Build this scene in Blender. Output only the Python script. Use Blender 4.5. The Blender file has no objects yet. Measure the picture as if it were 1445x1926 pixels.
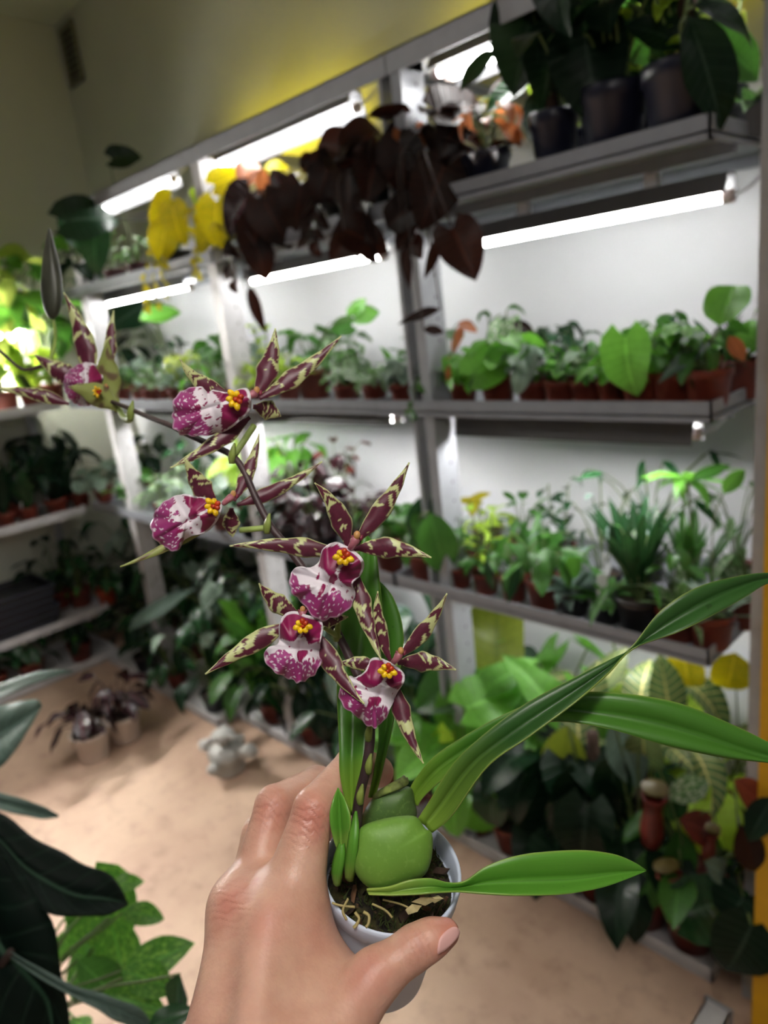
import bpy, bmesh, math, random
import numpy as np
from mathutils import Vector, Matrix, noise

# ------------------------------------------------------------------ camera
SC = bpy.context.scene
COL = SC.collection
F_PX, CX, CY = 1350.0, 722.5, 963.0
CAM = np.array([0.0, 0.0, 1.5])
R = np.array([[0.70076256, 0.11118244, -0.70467744],
              [0.70419749, -0.26590565, 0.65833128],
              [-0.11418283, -0.957566, -0.26463112]])      # world <- (right, down, forward)
cam = bpy.data.cameras.new('camera')
cam_o = bpy.data.objects.new('camera', cam)
COL.objects.link(cam_o)
M = Matrix.Identity(4)
for i in range(3):
    M[i][0] = R[i][0]; M[i][1] = -R[i][1]; M[i][2] = -R[i][2]; M[i][3] = CAM[i]
cam_o.matrix_world = M
cam.sensor_fit = 'VERTICAL'; cam.sensor_height = 36.0
cam.lens = F_PX / 1926 * 36
cam.clip_start = 0.02
cam.dof.use_dof = True
cam.dof.focus_distance = 0.300
cam.dof.aperture_fstop = 8.6
SC.camera = cam_o

# ------------------------------------------------------------------ world, exposure
w = bpy.data.worlds.new('world'); SC.world = w; w.use_nodes = True
w.node_tree.nodes['Background'].inputs[0].default_value = (0.80, 0.88, 1.0, 1)
w.node_tree.nodes['Background'].inputs[1].default_value = 0.04
SC.view_settings.view_transform = 'Standard'
SC.view_settings.look = 'None'
SC.view_settings.exposure = 0.0
SC.view_settings.gamma = 1.0
SC.view_settings.use_curve_mapping = False
SC.cycles.use_denoising = True
SC.cycles.max_bounces = 8
SC.cycles.sample_clamp_indirect = 4.0
TUBE = 50.0          # emission of the growing lamps' tubes
HANG = 75.0          # emission of the unseen hanging lamps added as fill
CEIL = 3.2          # emission of the unseen fill panels added on the ceiling

# ------------------------------------------------------------------ helpers
rnd = random.Random(7)
WL = {}              # world location of every object that parents others


def s2l(c):
    return c / 12.92 if c <= 0.04045 else ((c + 0.055) / 1.055) ** 2.4


def rgb(r, g, b):
    return (s2l(r / 255), s2l(g / 255), s2l(b / 255), 1.0)


def ray(px, py):
    return R @ np.array([(px - CX) / F_PX, (py - CY) / F_PX, 1.0])


def at_depth(px, py, d):
    return CAM + ray(px, py) * d


def on_y(px, py, y):
    d = ray(px, py); return CAM + d * ((y - CAM[1]) / d[1])


def x_at(px, y, z):
    a = R.T; u = (px - CX) / F_PX
    q = np.array([0, y, z - CAM[2]])
    return (a[0] @ q - u * (a[2] @ q)) / (u * a[2][0] - a[0][0])


def depth_of(P):
    return float((R.T @ (np.array(P) - CAM))[2])


def wl(o):
    return np.array(WL.get(o.name, (0, 0, 0))) if o is not None else np.zeros(3)


def tag(o, label=None, cat=None, group=None, kind=None):
    if label: o['label'] = label
    if cat: o['category'] = cat
    if group: o['group'] = group
    if kind: o['kind'] = kind
    return o


def empty(name, loc, parent=None, label=None, cat=None, group=None, kind=None):
    o = bpy.data.objects.new(name, None); COL.objects.link(o)
    o.empty_display_size = 0.02
    o.parent = parent
    loc = np.array(loc, float)
    o.location = loc - wl(parent)
    WL[o.name] = tuple(loc)
    return tag(o, label, cat, group, kind)


def mesh_obj(name, V, Fc, mat, parent=None, smooth=True, uv=None, col=None, attrs=None, kind=None):
    """vertices in world space; linked as one object under parent"""
    off = wl(parent)
    V = np.asarray(V, float) - off
    me = bpy.data.meshes.new(name)
    me.from_pydata(V.tolist(), [], [tuple(int(i) for i in f) for f in Fc] if not isinstance(Fc, np.ndarray) else Fc.tolist())
    if smooth: me.polygons.foreach_set('use_smooth', [True] * len(me.polygons))
    if uv is not None:
        l = me.uv_layers.new(name='UVMap')
        vi = np.zeros(len(me.loops), int); me.loops.foreach_get('vertex_index', vi)
        l.data.foreach_set('uv', np.asarray(uv, float)[vi].ravel())
    if col is not None:
        a = me.color_attributes.new('Col', 'FLOAT_COLOR', 'POINT')
        a.data.foreach_set('color', np.asarray(col, float).ravel())
    for k, v in (attrs or {}).items():
        a = me.attributes.new(k, 'FLOAT', 'POINT'); a.data.foreach_set('value', np.asarray(v, float))
    if mat is not None: me.materials.append(mat)
    me.update()
    o = bpy.data.objects.new(name, me); COL.objects.link(o)
    o.parent = parent
    WL[o.name] = tuple(off)
    if kind: o['kind'] = kind
    return o


def inst(name, me, Mw, parent):
    o = bpy.data.objects.new(name, me); COL.objects.link(o); o.parent = parent
    T = Matrix.Translation(-Vector(wl(parent)))
    o.matrix_local = T @ Mw
    return o


class MB:
    def __init__(s): s.v = []; s.f = []
    def add(s, V, Fc):
        n = len(s.v); s.v += [tuple(map(float, p)) for p in V]; s.f += [tuple(int(i) + n for i in f) for f in Fc]; return s
    def box(s, x0, x1, y0, y1, z0, z1):
        return s.add([(x, y, z) for x in (x0, x1) for y in (y0, y1) for z in (z0, z1)],
                     [(0, 1, 3, 2), (4, 6, 7, 5), (0, 4, 5, 1), (2, 3, 7, 6), (0, 2, 6, 4), (1, 5, 7, 3)])
    def tube(s, pts, rad, n=8, cap=True):
        pts = [np.array(p, float) for p in pts]
        rad = [rad] * len(pts) if not hasattr(rad, '__len__') else rad
        V = []; t0 = None; up = None
        for i, p in enumerate(pts):
            t = pts[min(i + 1, len(pts) - 1)] - pts[max(i - 1, 0)]; t /= (np.linalg.norm(t) + 1e-12)
            if up is None: up = np.array([0, 0, 1.0]) if abs(t[2]) < .9 else np.array([1.0, 0, 0])
            a = np.cross(t, up); a /= np.linalg.norm(a) + 1e-12; up = np.cross(a, t)
            for k in range(n):
                th = 2 * math.pi * k / n; V.append(p + rad[i] * (a * math.cos(th) + up * math.sin(th)))
        Fc = [(i * n + k, i * n + (k + 1) % n, (i + 1) * n + (k + 1) % n, (i + 1) * n + k) for i in range(len(pts) - 1) for k in range(n)]
        if cap: Fc += [tuple(range(n))[::-1], tuple(range((len(pts) - 1) * n, len(pts) * n))]
        return s.add(V, Fc)
    def build(s, name, mat, parent=None, smooth=False, kind=None):
        return mesh_obj(name, s.v, s.f, mat, parent, smooth, kind=kind)


def lathe(prof, n=20, c=(0, 0, 0)):
    V = [(c[0] + r * math.cos(2 * math.pi * k / n), c[1] + r * math.sin(2 * math.pi * k / n), c[2] + z) for r, z in prof for k in range(n)]
    Fc = [(i * n + k, i * n + (k + 1) % n, (i + 1) * n + (k + 1) % n, (i + 1) * n + k) for i in range(len(prof) - 1) for k in range(n)]
    return V, Fc


def catmull(P, n, closed=False):
    P = np.asarray(P, float); m = len(P)
    out = []
    segs = m if closed else m - 1
    ts = np.linspace(0, segs, n, endpoint=not closed)
    for t in ts:
        i = min(int(t), segs - 1); u = t - i
        g = (lambda k: P[k % m]) if closed else (lambda k: P[min(max(k, 0), m - 1)] if 0 <= k < m else (2 * P[0] - P[1] if k < 0 else 2 * P[-1] - P[-2]))
        p0, p1, p2, p3 = g(i - 1), g(i), g(i + 1), g(i + 2)
        out.append(.5 * (2 * p1 + (p2 - p0) * u + (2 * p0 - 5 * p1 + 4 * p2 - p3) * u * u + (3 * p1 - p0 - 3 * p2 + p3) * u ** 3))
    return np.array(out)


# ------------------------------------------------------------------ materials
MATS = {}


class NT:
    def __init__(s, name):
        s.m = bpy.data.materials.new(name); s.m.use_nodes = True; s.t = s.m.node_tree
        s.b = s.t.nodes['Principled BSDF']; s.out = s.t.nodes['Material Output']
    def n(s, ty, ins=None, **kw):
        x = s.t.nodes.new(ty)
        for k, v in kw.items(): setattr(x, k, v)
        for k, v in (ins or {}).items(): s.set(x.inputs[k], v)
        return x
    def set(s, sock, v):
        if isinstance(v, bpy.types.NodeSocket): s.t.links.new(v, sock)
        else: sock.default_value = v
    def math(s, op, a, b=0.0, c=0.0, clamp=False):
        x = s.n('ShaderNodeMath', {0: a, 1: b, 2: c}, operation=op); x.use_clamp = clamp; return x.outputs[0]
    def mix(s, f, a, b):
        x = s.n('ShaderNodeMix', data_type='RGBA'); s.set(x.inputs[0], f); s.set(x.inputs[6], a); s.set(x.inputs[7], b); return x.outputs[2]
    def ramp(s, f, a, b):
        return s.math('MULTIPLY', s.math('SUBTRACT', f, a), 1.0 / (b - a), clamp=True)
    def noise(s, scale, coord='Object', detail=3.0, rough=.55):
        tc = s.n('ShaderNodeTexCoord')
        x = s.n('ShaderNodeTexNoise', {'Vector': tc.outputs[coord], 'Scale': scale, 'Detail': detail, 'Roughness': rough}); return x.outputs[0]
    def bump(s, h, strength=.3, dist=.002):
        x = s.n('ShaderNodeBump', {'Height': h, 'Strength': strength, 'Distance': dist}); s.set(s.b.inputs['Normal'], x.outputs[0])
    def base(s, c): s.set(s.b.inputs['Base Color'], c)
    def translucent(s, c, f):
        t = s.n('ShaderNodeBsdfTranslucent'); s.set(t.inputs[0], c)
        m = s.n('ShaderNodeMixShader', {0: f, 1: s.b.outputs[0], 2: t.outputs[0]}); s.t.links.new(m.outputs[0], s.out.inputs[0])


def plain(name, c, rough=.5, var=.12, scale=30., metal=0., bump=0.):
    if name in MATS: return MATS[name]
    t = NT(name); t.b.inputs['Roughness'].default_value = rough; t.b.inputs['Metallic'].default_value = metal
    nz = t.noise(scale)
    dark = tuple(x * (1 - var * 1.6) for x in c[:3]) + (1,); lite = tuple(min(1, x * (1 + var)) for x in c[:3]) + (1,)
    t.base(t.mix(t.ramp(nz, .3, .7), dark, lite))
    if bump: t.bump(nz, bump, .003)
    MATS[name] = t.m; return t.m


def emit(name, c, strength):
    t = NT(name); t.b.inputs['Base Color'].default_value = (.8, .8, .8, 1)
    nz = t.noise(8.0)
    t.b.inputs['Emission Color'].default_value = c
    t.set(t.b.inputs['Emission Strength'], t.math('MULTIPLY_ADD', nz, .04 * strength, strength * .98)); return t.m


def leaf_mat(name, c, rib=None, rough=.4, trans=.28, tcol=None, var=None, vein=.25, edge=None, spec=.5):
    """veined leaf; rib = midrib colour, var = (colour, threshold) of mottling, edge = margin colour"""
    t = NT(name); t.b.inputs['Roughness'].default_value = rough; t.b.inputs['Specular IOR Level'].default_value = spec
    uv = t.n('ShaderNodeUVMap'); sp = t.n('ShaderNodeSeparateXYZ', {0: uv.outputs[0]})
    u, v = sp.outputs[0], sp.outputs[1]
    av = t.math('MULTIPLY', t.math('ABSOLUTE', t.math('SUBTRACT', v, .5)), 2.0)
    oi = t.n('ShaderNodeObjectInfo')
    br = t.math('MULTIPLY_ADD', oi.outputs['Random'], .5, .75)
    nz = t.noise(7.0, 'UV', 4.0)
    dark = tuple(x * .7 for x in c[:3]) + (1,)
    cc = t.mix(t.ramp(nz, .35, .65), dark, c)
    if var:
        cc = t.mix(t.ramp(t.noise(9.0, 'UV', 5.0, .65), var[1], var[1] + .05), cc, var[0])
    if edge: cc = t.mix(t.ramp(av, .55, .8), cc, edge)
    sv = t.math('SINE', t.math('MULTIPLY_ADD', av, -9.0, t.math('MULTIPLY', u, 60.0)))
    svr = t.ramp(sv, .72, 1.0)
    rib = rib or tuple(min(1, x * 1.7 + .02) for x in c[:3]) + (1,)
    cc = t.mix(t.math('MULTIPLY', svr, vein), cc, rib)
    cc = t.mix(t.math('SUBTRACT', 1.0, t.ramp(av, .03, .09)), cc, rib)
    hs = t.n('ShaderNodeHueSaturation', {'Value': br, 'Color': cc}); t.base(hs.outputs[0])
    t.bump(t.math('MULTIPLY', svr, -1.0), .35, .002)
    if trans:
        tc = tcol or tuple(min(1, x * 1.8 + (.02 if i < 2 else 0)) for i, x in enumerate(c[:3])) + (1,)
        t.translucent(tc, trans)
    return t.m


LEAF = {
    'green': leaf_mat('leaf_green', rgb(58, 108, 38)),
    'bright': leaf_mat('leaf_bright_green', rgb(100, 162, 56), trans=.32),
    'lime': leaf_mat('leaf_lime', rgb(165, 200, 60), trans=.42),
    'palelime': leaf_mat('leaf_pale_lime', rgb(178, 205, 96), trans=.5, tcol=rgb(225, 240, 110)),
    'yellow': leaf_mat('leaf_yellow', rgb(186, 170, 28), trans=.45, tcol=rgb(225, 205, 15), var=(rgb(128, 140, 30), .5)),
    'dark': leaf_mat('leaf_dark_green', rgb(14, 38, 22), rough=.36, spec=.18, trans=.05),
    'deep': leaf_mat('leaf_deep_green', rgb(32, 72, 38), rough=.26, trans=.12),
    'silver': leaf_mat('leaf_silver', rgb(150, 172, 155), rib=rgb(60, 90, 60), rough=.3, vein=.5, trans=.15),
    'pale': leaf_mat('leaf_pale_variegated', rgb(75, 120, 60), var=(rgb(215, 225, 200), .5), trans=.25),
    'cream': leaf_mat('leaf_cream_striped', rgb(90, 116, 66), rib=rgb(215, 205, 130), vein=.7, edge=rgb(48, 80, 38), trans=.14),
    'bronze': leaf_mat('leaf_bronze', rgb(25, 14, 12), rib=rgb(54, 28, 20), rough=.4, spec=.2, trans=.04, tcol=rgb(110, 42, 12)),
    'blackred': leaf_mat('leaf_black_red', rgb(40, 18, 24), rib=rgb(90, 30, 45), rough=.25, trans=.06),
    'orange': leaf_mat('leaf_orange_brown', rgb(165, 95, 55), trans=.3),
    'grey': leaf_mat('leaf_grey_green', rgb(95, 118, 108), rough=.5, trans=.1),
    'olive': leaf_mat('leaf_olive_ribbed', rgb(120, 132, 40), rib=rgb(85, 100, 25), vein=.6, trans=.35),
    'red': leaf_mat('leaf_red', rgb(96, 34, 30), trans=.25),
    'velvet': leaf_mat('leaf_velvet_dark', rgb(9, 26, 19), rib=rgb(52, 82, 62), rough=.6, spec=.15, vein=.12, trans=.03),
    'spotted': leaf_mat('leaf_spotted_green', rgb(66, 120, 40), var=(rgb(130, 175, 70), .52), trans=.25),
}
M_FRAME = plain('grey_painted_steel', rgb(158, 160, 166), .4, .05)
M_TRAY = plain('pale_grey_tray_steel', rgb(142, 145, 153), .35, .05)
M_TRAYL = plain('scuffed_white_lit_steel', rgb(206, 204, 206), .4, .12, 12)  # rail's own white; lamp-lit look of trays and posts is in the colour
M_HOUS = plain('lamp_housing_grey', rgb(92, 92, 94), .4, .05)
M_PINK = plain('lamp_end_cap', rgb(235, 215, 210), .3, .03)
M_TERRA = plain('terracotta_brown_plastic', rgb(108, 42, 28), .5, .1)
M_TERRA2 = plain('orange_plastic', rgb(178, 70, 38), .5, .1)
M_NAVY = plain('navy_black_plastic', rgb(26, 28, 46), .35, .1)
M_BLACK = plain('black_plastic', rgb(22, 22, 26), .4, .1)
M_MAROON = plain('dark_maroon_plastic', rgb(66, 18, 20), .4, .1)
M_WHITEPOT = plain('worn_white_plastic', rgb(214, 200, 190), .5, .08, 12)
M_SOIL = plain('potting_soil', rgb(52, 38, 28), .95, .5, 60, bump=.8)
M_STEM = plain('plant_stem', rgb(92, 110, 60), .6, .2)
M_DSTEM = plain('dark_plant_stem', rgb(50, 34, 28), .6, .2)
M_LABEL = plain('white_label_plastic', rgb(235, 235, 238), .4, .02)
M_YEL = plain('yellow_painted_steel', rgb(214, 160, 18), .45, .05)
M_TUBE = emit('white_lamp_tube', (1.0, 0.99, 0.97, 1), TUBE)
M_TUBEY = emit('yellow_fill_tube', (1.0, 0.80, 0.02, 1), TUBE * .5)
M_TUBE2 = emit('strong_white_lamp_tube', (1.0, 0.99, 0.97, 1), TUBE * 2.0)
M_TUBEB = emit('bright_white_lamp_tube', (1.0, 0.98, 0.92, 1), TUBE * 9.0)
M_TUBEH = emit('hanging_fill_tube', (1.0, 0.95, 0.88, 1), HANG)
M_PANEL = emit('ceiling_fill_panel', (1.0, 0.97, 0.93, 1), CEIL)
M_WALL = plain('white_painted_wall', rgb(226, 227, 230), .7, .025, 3)
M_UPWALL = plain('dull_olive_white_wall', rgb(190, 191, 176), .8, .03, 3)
M_BARK = plain('bark_pole', rgb(60, 42, 30), .9, .4, 40, bump=.6)


def floor_mat():
    t = NT('worn_beige_floor'); t.b.inputs['Roughness'].default_value = .6
    a = t.noise(2.2, detail=6); b = t.noise(14.0, detail=5, rough=.7)
    c = t.mix(t.ramp(a, .35, .65), rgb(182, 150, 130), rgb(208, 178, 154))
    c = t.mix(t.math('MULTIPLY', t.ramp(b, .5, .75), .5), c, rgb(128, 98, 84))
    t.base(c); t.bump(b, .1, .003); return t.m


M_FLOOR = floor_mat()

# ------------------------------------------------------------------ room
D = 1.27            # front plane of the racks along the back wall
WALL_Y, WALL_X, CEIL_Z = 1.77, -3.78, 3.0
tag(MB().box(WALL_X - .1, 3.2, -2.6, WALL_Y + .1, -.1, 0).build('floor', M_FLOOR), 'worn beige floor', kind='structure')
tag(MB().box(WALL_X - .1, 3.2, WALL_Y, WALL_Y + .1, 0, 1.90).build('wall_back', M_WALL), 'white wall behind the plant racks', kind='structure')
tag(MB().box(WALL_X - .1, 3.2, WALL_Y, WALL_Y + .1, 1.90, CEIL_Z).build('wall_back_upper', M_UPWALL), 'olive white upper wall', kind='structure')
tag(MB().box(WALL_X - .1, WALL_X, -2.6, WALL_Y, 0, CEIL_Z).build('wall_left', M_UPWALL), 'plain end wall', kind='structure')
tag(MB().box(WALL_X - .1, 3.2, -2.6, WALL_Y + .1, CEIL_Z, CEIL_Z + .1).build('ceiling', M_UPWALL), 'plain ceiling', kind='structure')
tag(MB().box(3.1, 3.2, -2.6, WALL_Y, 0, CEIL_Z).build('wall_right', M_WALL), kind='structure')
# vent grille high on the back wall
vp = on_y(136, 103, WALL_Y - .005)
vent = empty('wall_vent', vp, None, 'small dark slatted vent grille high on the olive wall by the room corner', 'vent')
vb = MB(); hw, hh = .075, .125
for a in ((-hw, -hw + .012, -hh, hh), (hw - .012, hw, -hh, hh), (-hw, hw, -hh, -hh + .012), (-hw, hw, hh - .012, hh)):
    vb.box(vp[0] + a[0], vp[0] + a[1], vp[1] - .012, vp[1] + .004, vp[2] + a[2], vp[2] + a[3])
M_VENT = plain('vent_grey', rgb(120, 118, 100), .6); M_VENTD = plain('vent_dark', rgb(40, 40, 34), .8)
vb.build('frame', M_VENT, vent)
MB().box(vp[0] - hw, vp[0] + hw, vp[1], vp[1] + .004, vp[2] - hh, vp[2] + hh).build('backing', M_VENTD, vent)
for k in range(8):
    z = vp[2] - hh + .025 + k * .0285
    MB().add([(vp[0] - hw, vp[1] - .01, z), (vp[0] + hw, vp[1] - .01, z), (vp[0] + hw, vp[1], z + .012), (vp[0] - hw, vp[1], z + .012),
              (vp[0] - hw, vp[1] - .01, z + .004), (vp[0] + hw, vp[1] - .01, z + .004), (vp[0] + hw, vp[1], z + .016), (vp[0] - hw, vp[1], z + .016)],
             [(0, 1, 2, 3), (7, 6, 5, 4), (0, 4, 5, 1), (2, 6, 7, 3)]).build('slat', M_VENT, vent)

# unseen fill panels added on the ceiling to light the room
for k, (px_, py_, sx, sy) in enumerate(((-1.55, -.15, .30, .60), (.9, -.9, .60, .30))):
    o = empty('ceiling_fill_light', (px_, py_, CEIL_Z), None,
              ('long added fill light panel over the open floor' if k == 0 else 'wide added fill light panel behind the photographer'), 'ceiling light')
    fr = MB()
    for a in ((-sx, -sx + .02, -sy, sy), (sx - .02, sx, -sy, sy), (-sx, sx, -sy, -sy + .02), (-sx, sx, sy - .02, sy)):
        fr.box(px_ + a[0], px_ + a[1], py_ + a[2], py_ + a[3], CEIL_Z - .05, CEIL_Z)
    fr.build('frame', M_TRAY, o)
    MB().box(px_ - sx + .02, px_ + sx - .02, py_ - sy + .02, py_ + sy - .02, CEIL_Z - .04, CEIL_Z - .02).build('diffuser', M_PANEL, o)

# ------------------------------------------------------------------ racks
TOP, SEC, THI, BOT = 1.745, 1.289, .812, .045
DEP = .48


def tray(parent, x0, x1, y0, y1, z, lip=.038, light=False):
    b = MB(); t = .004
    b.box(x0, x1, y0, y1, z - lip + .010, z - lip + .014)            # floor sheet
    b.box(x0, x1, y0, y0 + t, z - lip, z); b.box(x0, x1, y0 + t, y0 + .016, z - lip, z - lip + .005)
    b.box(x0, x1, y1 - t, y1, z - lip, z)
    b.box(x0, x0 + t, y0, y1, z - lip, z); b.box(x1 - t, x1, y0, y1, z - lip, z)
    for yy in (y0 + .12, y1 - .12):
        b.box(x0 + .01, x1 - .01, yy, yy + .02, z - lip - .012, z - lip + .010)   # stiffening channel below
    return b.build('shelf_tray', M_TRAYL if light or z < .1 else M_TRAY, parent)


def post(parent, x, y, z0, z1, wx=.032, fl=.075, mt=None):
    """folded upright: box front and a deep side flange facing +X with a row of slots"""
    b = MB(); b.box(x, x + wx, y, y + .022, z0, z1).box(x + wx - .004, x + wx, y + .022, y + fl, z0, z1)
    b.build('post', mt or M_FRAME, parent)
    sl = MB()
    for k in range(int((z1 - z0) / .05)):
        sl.box(x + wx - .001, x + wx + .0005, y + fl * .62, y + fl * .62 + .004, z0 + .02 + k * .05, z0 + .027 + k * .05)
    return sl.build('post_slots', M_VENTD, parent, kind='stuff')


def rack(label, x0, x1, posts, trays, y=D, group='steel plant racks'):
    o = empty('plant_rack', ((x0 + x1) / 2, y + DEP / 2, 0), None, label, 'rack', group)
    for xx, wx in posts: post(o, xx, y + .018, 0, 2.04, wx, mt=M_TRAYL if wx > .04 else None)
    for a in trays: tray(o, *a)
    MB().box(x0, x1, y + .014, y + .018, 1.995, 2.04).box(x0, x1, y + .014, y + .044, 2.036, 2.04).build('top_rail', M_FRAME, o)
    for xx, wx in posts: MB().box(xx, xx + .03, y + .02, WALL_Y, 2.0, 2.036).build('wall_arm', M_FRAME, o)
    return o


Y1 = D + DEP
rack('grey steel plant rack bay next to the yellow post', -1.20, -.40, ((-1.195, .030), (-.435, .03)),
     [(-1.345, -.505, D, Y1, TOP), (-1.345, -.500, D, Y1, SEC), (-1.345, -.502, D, Y1, THI, .036), (-1.36, -.49, D, Y1, BOT, .036)])
rack('grey steel plant rack bay in the middle with the trailing bronze vine on top', -1.995, -1.205, ((-1.235, .01),),
     [(-1.98, -1.352, D, Y1, TOP), (-2.0, -1.352, D + .012, Y1, SEC), (-2.0, -1.352, D, Y1, THI), (-2.34, -1.365, D, Y1, BOT, .036)])
rack('grey steel plant rack bay beside the room corner with maroon pots on top', -3.03, -2.0, ((-2.045, .045), (-3.03, .05)),
     [(-3.16, -1.985, D, Y1, TOP), (-3.36, -2.005, D, Y1, SEC), (-3.36, -2.005, D, Y1, THI), (-3.36, -2.36, D - .09, Y1, BOT, .036)])
# rack along the end wall
er = empty('plant_rack', (-3.58, .4, 0), None, 'pale steel plant rack along the end wall with black trays stacked on it', 'rack', 'steel plant racks')
for xx, yy in ((-3.41, -.35), (-3.76, -.35), (-3.76, 1.20)): post(er, xx, yy, 0, 1.33, .03, .035)
for z in (SEC, .79, .285, BOT): tray(er, -3.77, -3.40, -.4, 1.255, z, light=True)

# yellow post with its foot rail at the end of the racks
YX = -.386
yp = empty('yellow_post', (YX + .028, 1.225, 0), None, 'square yellow painted steel post at the end of the plant racks', 'post')
MB().box(YX, YX + .055, 1.20, 1.25, 0, 1.728).build('upright', M_YEL, yp)
MB().box(YX - .004, YX + .059, 1.196, 1.254, 1.728, 1.736).build('cap', M_YEL, yp)
MB().box(YX - .01, YX + .065, 1.19, 1.26, 0, .008).build('foot_plate', M_YEL, yp)
fr_ = empty('floor_rail', (-.45, 1.05, 0), None, 'scuffed white steel rail lying on the floor in front of the yellow post', 'rail')
MB().box(-.475, -.425, .75, 1.20, 0.0, .004).box(-.475, -.471, .75, 1.20, .004, .045).box(-.429, -.425, .75, 1.20, .004, .045).box(-.475, -.425, .75, 1.20, .041, .045).build('channel', M_TRAYL, fr_)
MB().box(-.478, -.422, .745, .752, 0, .048).box(-.478, -.422, 1.198, 1.204, 0, .048).build('end_cap', M_FRAME, fr_)
tag(MB().box(-1.33, -.53, Y1 - .03, Y1 - .02, SEC - .02, 1.425).build('back_board', M_WALL), 'low white board standing behind the second shelf plants', 'board')


# ------------------------------------------------------------------ lamps
def lamp(label, x0, x1, y, z, hang, double=False, deep=.022, skirt=-.006, rear=None, mt=None):
    """growing lamp along X, tube centre height z, hung on clips up to height hang"""
    o = empty('grow_lamp', ((x0 + x1) / 2, y, z), None, label, 'lamp', 'growing lamps over the shelves')
    hb = MB()
    wy = .05 if double else .032
    rear = skirt if rear is None else rear  # deeper rear edge added to keep the wall behind darker
    mt = mt or M_TUBE
    zt = z + deep + .018
    prof = [(-wy, z - skirt), (-wy * .55, zt), (wy * .55, zt), (wy, z - rear), (wy - .004, z - rear), (wy * .5, zt - .005), (-wy * .5, zt - .005), (-wy + .004, z - skirt)]
    n = len(prof)
    V = [(xx, y + a, c) for xx in (x0, x1) for a, c in prof]
    hb.add(V, [(i, (i + 1) % n, n + (i + 1) % n, n + i) for i in range(n)] + [(0, 1, 6, 7), (1, 2, 5, 6), (2, 3, 4, 5)] + [(n + 7, n + 6, n + 1, n), (n + 6, n + 5, n + 2, n + 1), (n + 5, n + 4, n + 3, n + 2)])
    hb.build('housing', M_HOUS, o)
    offs = (-.022, .024) if double else (0.,)
    for k, dy in enumerate(offs):
        MB().tube([(x0 + .016, y + dy, z), (x1 - .016, y + dy, z)], .0088, 10).build('tube', mt, o, True)
        for xa, xb in ((x0 - .004, x0 + .016), (x1 - .016, x1 + .004)):
            MB().tube([(xa, y + dy, z), (xa * .7 + xb * .3, y + dy, z), (xb, y + dy, z)], [.009, .012, .012], 10).build('end_cap', M_PINK, o, True)
    for xx in (x0 + (x1 - x0) * .25, x0 + (x1 - x0) * .75):
        MB().box(xx - .012, xx + .012, y - .01, y + .01, zt - .002, hang).build('clip', M_LABEL, o)
    MB().tube([(x1 + .002, y, z), (x1 + .03, y + .01, z + .012), (x1 + .04, y + .03, z + .03), (x1 + .03, y + .05, hang)], .003, 6).build('cable', M_LABEL, o, True)
    return o


U = .009
lamp('lit double tube lamp on the top rail nearest the yellow post', x_at(828, 1.38, 2.0), x_at(990, 1.38, 2.0), 1.38, 1.985, 2.036, True, rear=.022)
lamp('lit tube lamp on the top rail above the trailing bronze vine', x_at(392, 1.38, 2.03), x_at(672, 1.38, 2.0), 1.38, 1.993, 2.036, rear=.022)
lamp('lit tube lamp on the top rail above the maroon pots', x_at(145, 1.38, 2.07), x_at(325, 1.38, 2.03), 1.38, 2.012, 2.06, rear=.022)
lamp('double tube lamp on the top rail behind the dark climbers', -.80, -.45, 1.42, 1.985, 2.036, True, rear=.022)
lamp('long lit tube lamp under the top shelf beside the yellow post', x_at(892, 1.42, 1.632), x_at(1376, 1.42, 1.628), 1.42, 1.630, TOP - .04)
lamp('lit tube lamp under the top shelf behind the hanging vine', x_at(470, 1.40, 1.651), x_at(724, 1.40, 1.638), 1.40, 1.645, TOP - .04)
lamp('lit tube lamp under the top shelf in the bay by the room corner', x_at(200, 1.40, 1.676), x_at(360, 1.40, 1.667), 1.40, 1.670, TOP - .04)
lamp('grey backed tube lamp under the second shelf beside the yellow post', x_at(880, 1.40, 1.21), x_at(1322, 1.40, 1.205), 1.38, 1.208, SEC - .04, skirt=.018, mt=M_TUBE2)
lamp('tube lamp under the second shelf in the middle bay', x_at(470, 1.40, 1.21), x_at(748, 1.40, 1.225), 1.40, 1.218, SEC - .04, skirt=.016, mt=M_TUBE2)
lamp('tube lamp under the second shelf in the bay by the room corner', -2.95, -2.2, 1.45, 1.215, SEC - .04, skirt=.016, mt=M_TUBE2)
lamp('tube lamp under the third shelf beside the yellow post', -1.10, -.62, 1.46, .725, THI - .04)
lamp('tube lamp under the third shelf in the middle bay', -1.92, -1.42, 1.46, .725, THI - .04)
# yellow strip lamps added out of sight behind the top lamps to tint the wall
for sx0, sx1, lab in ((-2.45, -1.76, 'added yellow strip lamp hidden behind the lamp over the bronze vine'), (-1.42, -1.16, 'short added yellow strip lamp hidden near the yellow post'), (-.98, -.62, 'added yellow strip lamp hidden behind the dark climbers')):
    ys = empty('strip_fill_lamp', ((sx0 + sx1) / 2, 1.68, 2.09), None, lab, 'lamp', 'added yellow strip lamps behind the top lamps')
    MB().box(sx0, sx1, 1.655, 1.69, 2.088, 2.104).build('base', M_HOUS, ys)
    MB().tube([(sx0 + .01, 1.68, 2.116), (sx1 - .01, 1.68, 2.116)], .010, 8).build('tube', M_TUBEY, ys, True)
    for xx in (sx0 + .05, sx1 - .07): MB().box(xx, xx + .02, 1.66, WALL_Y, 2.066, 2.088).build('bracket', M_FRAME, ys)


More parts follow.
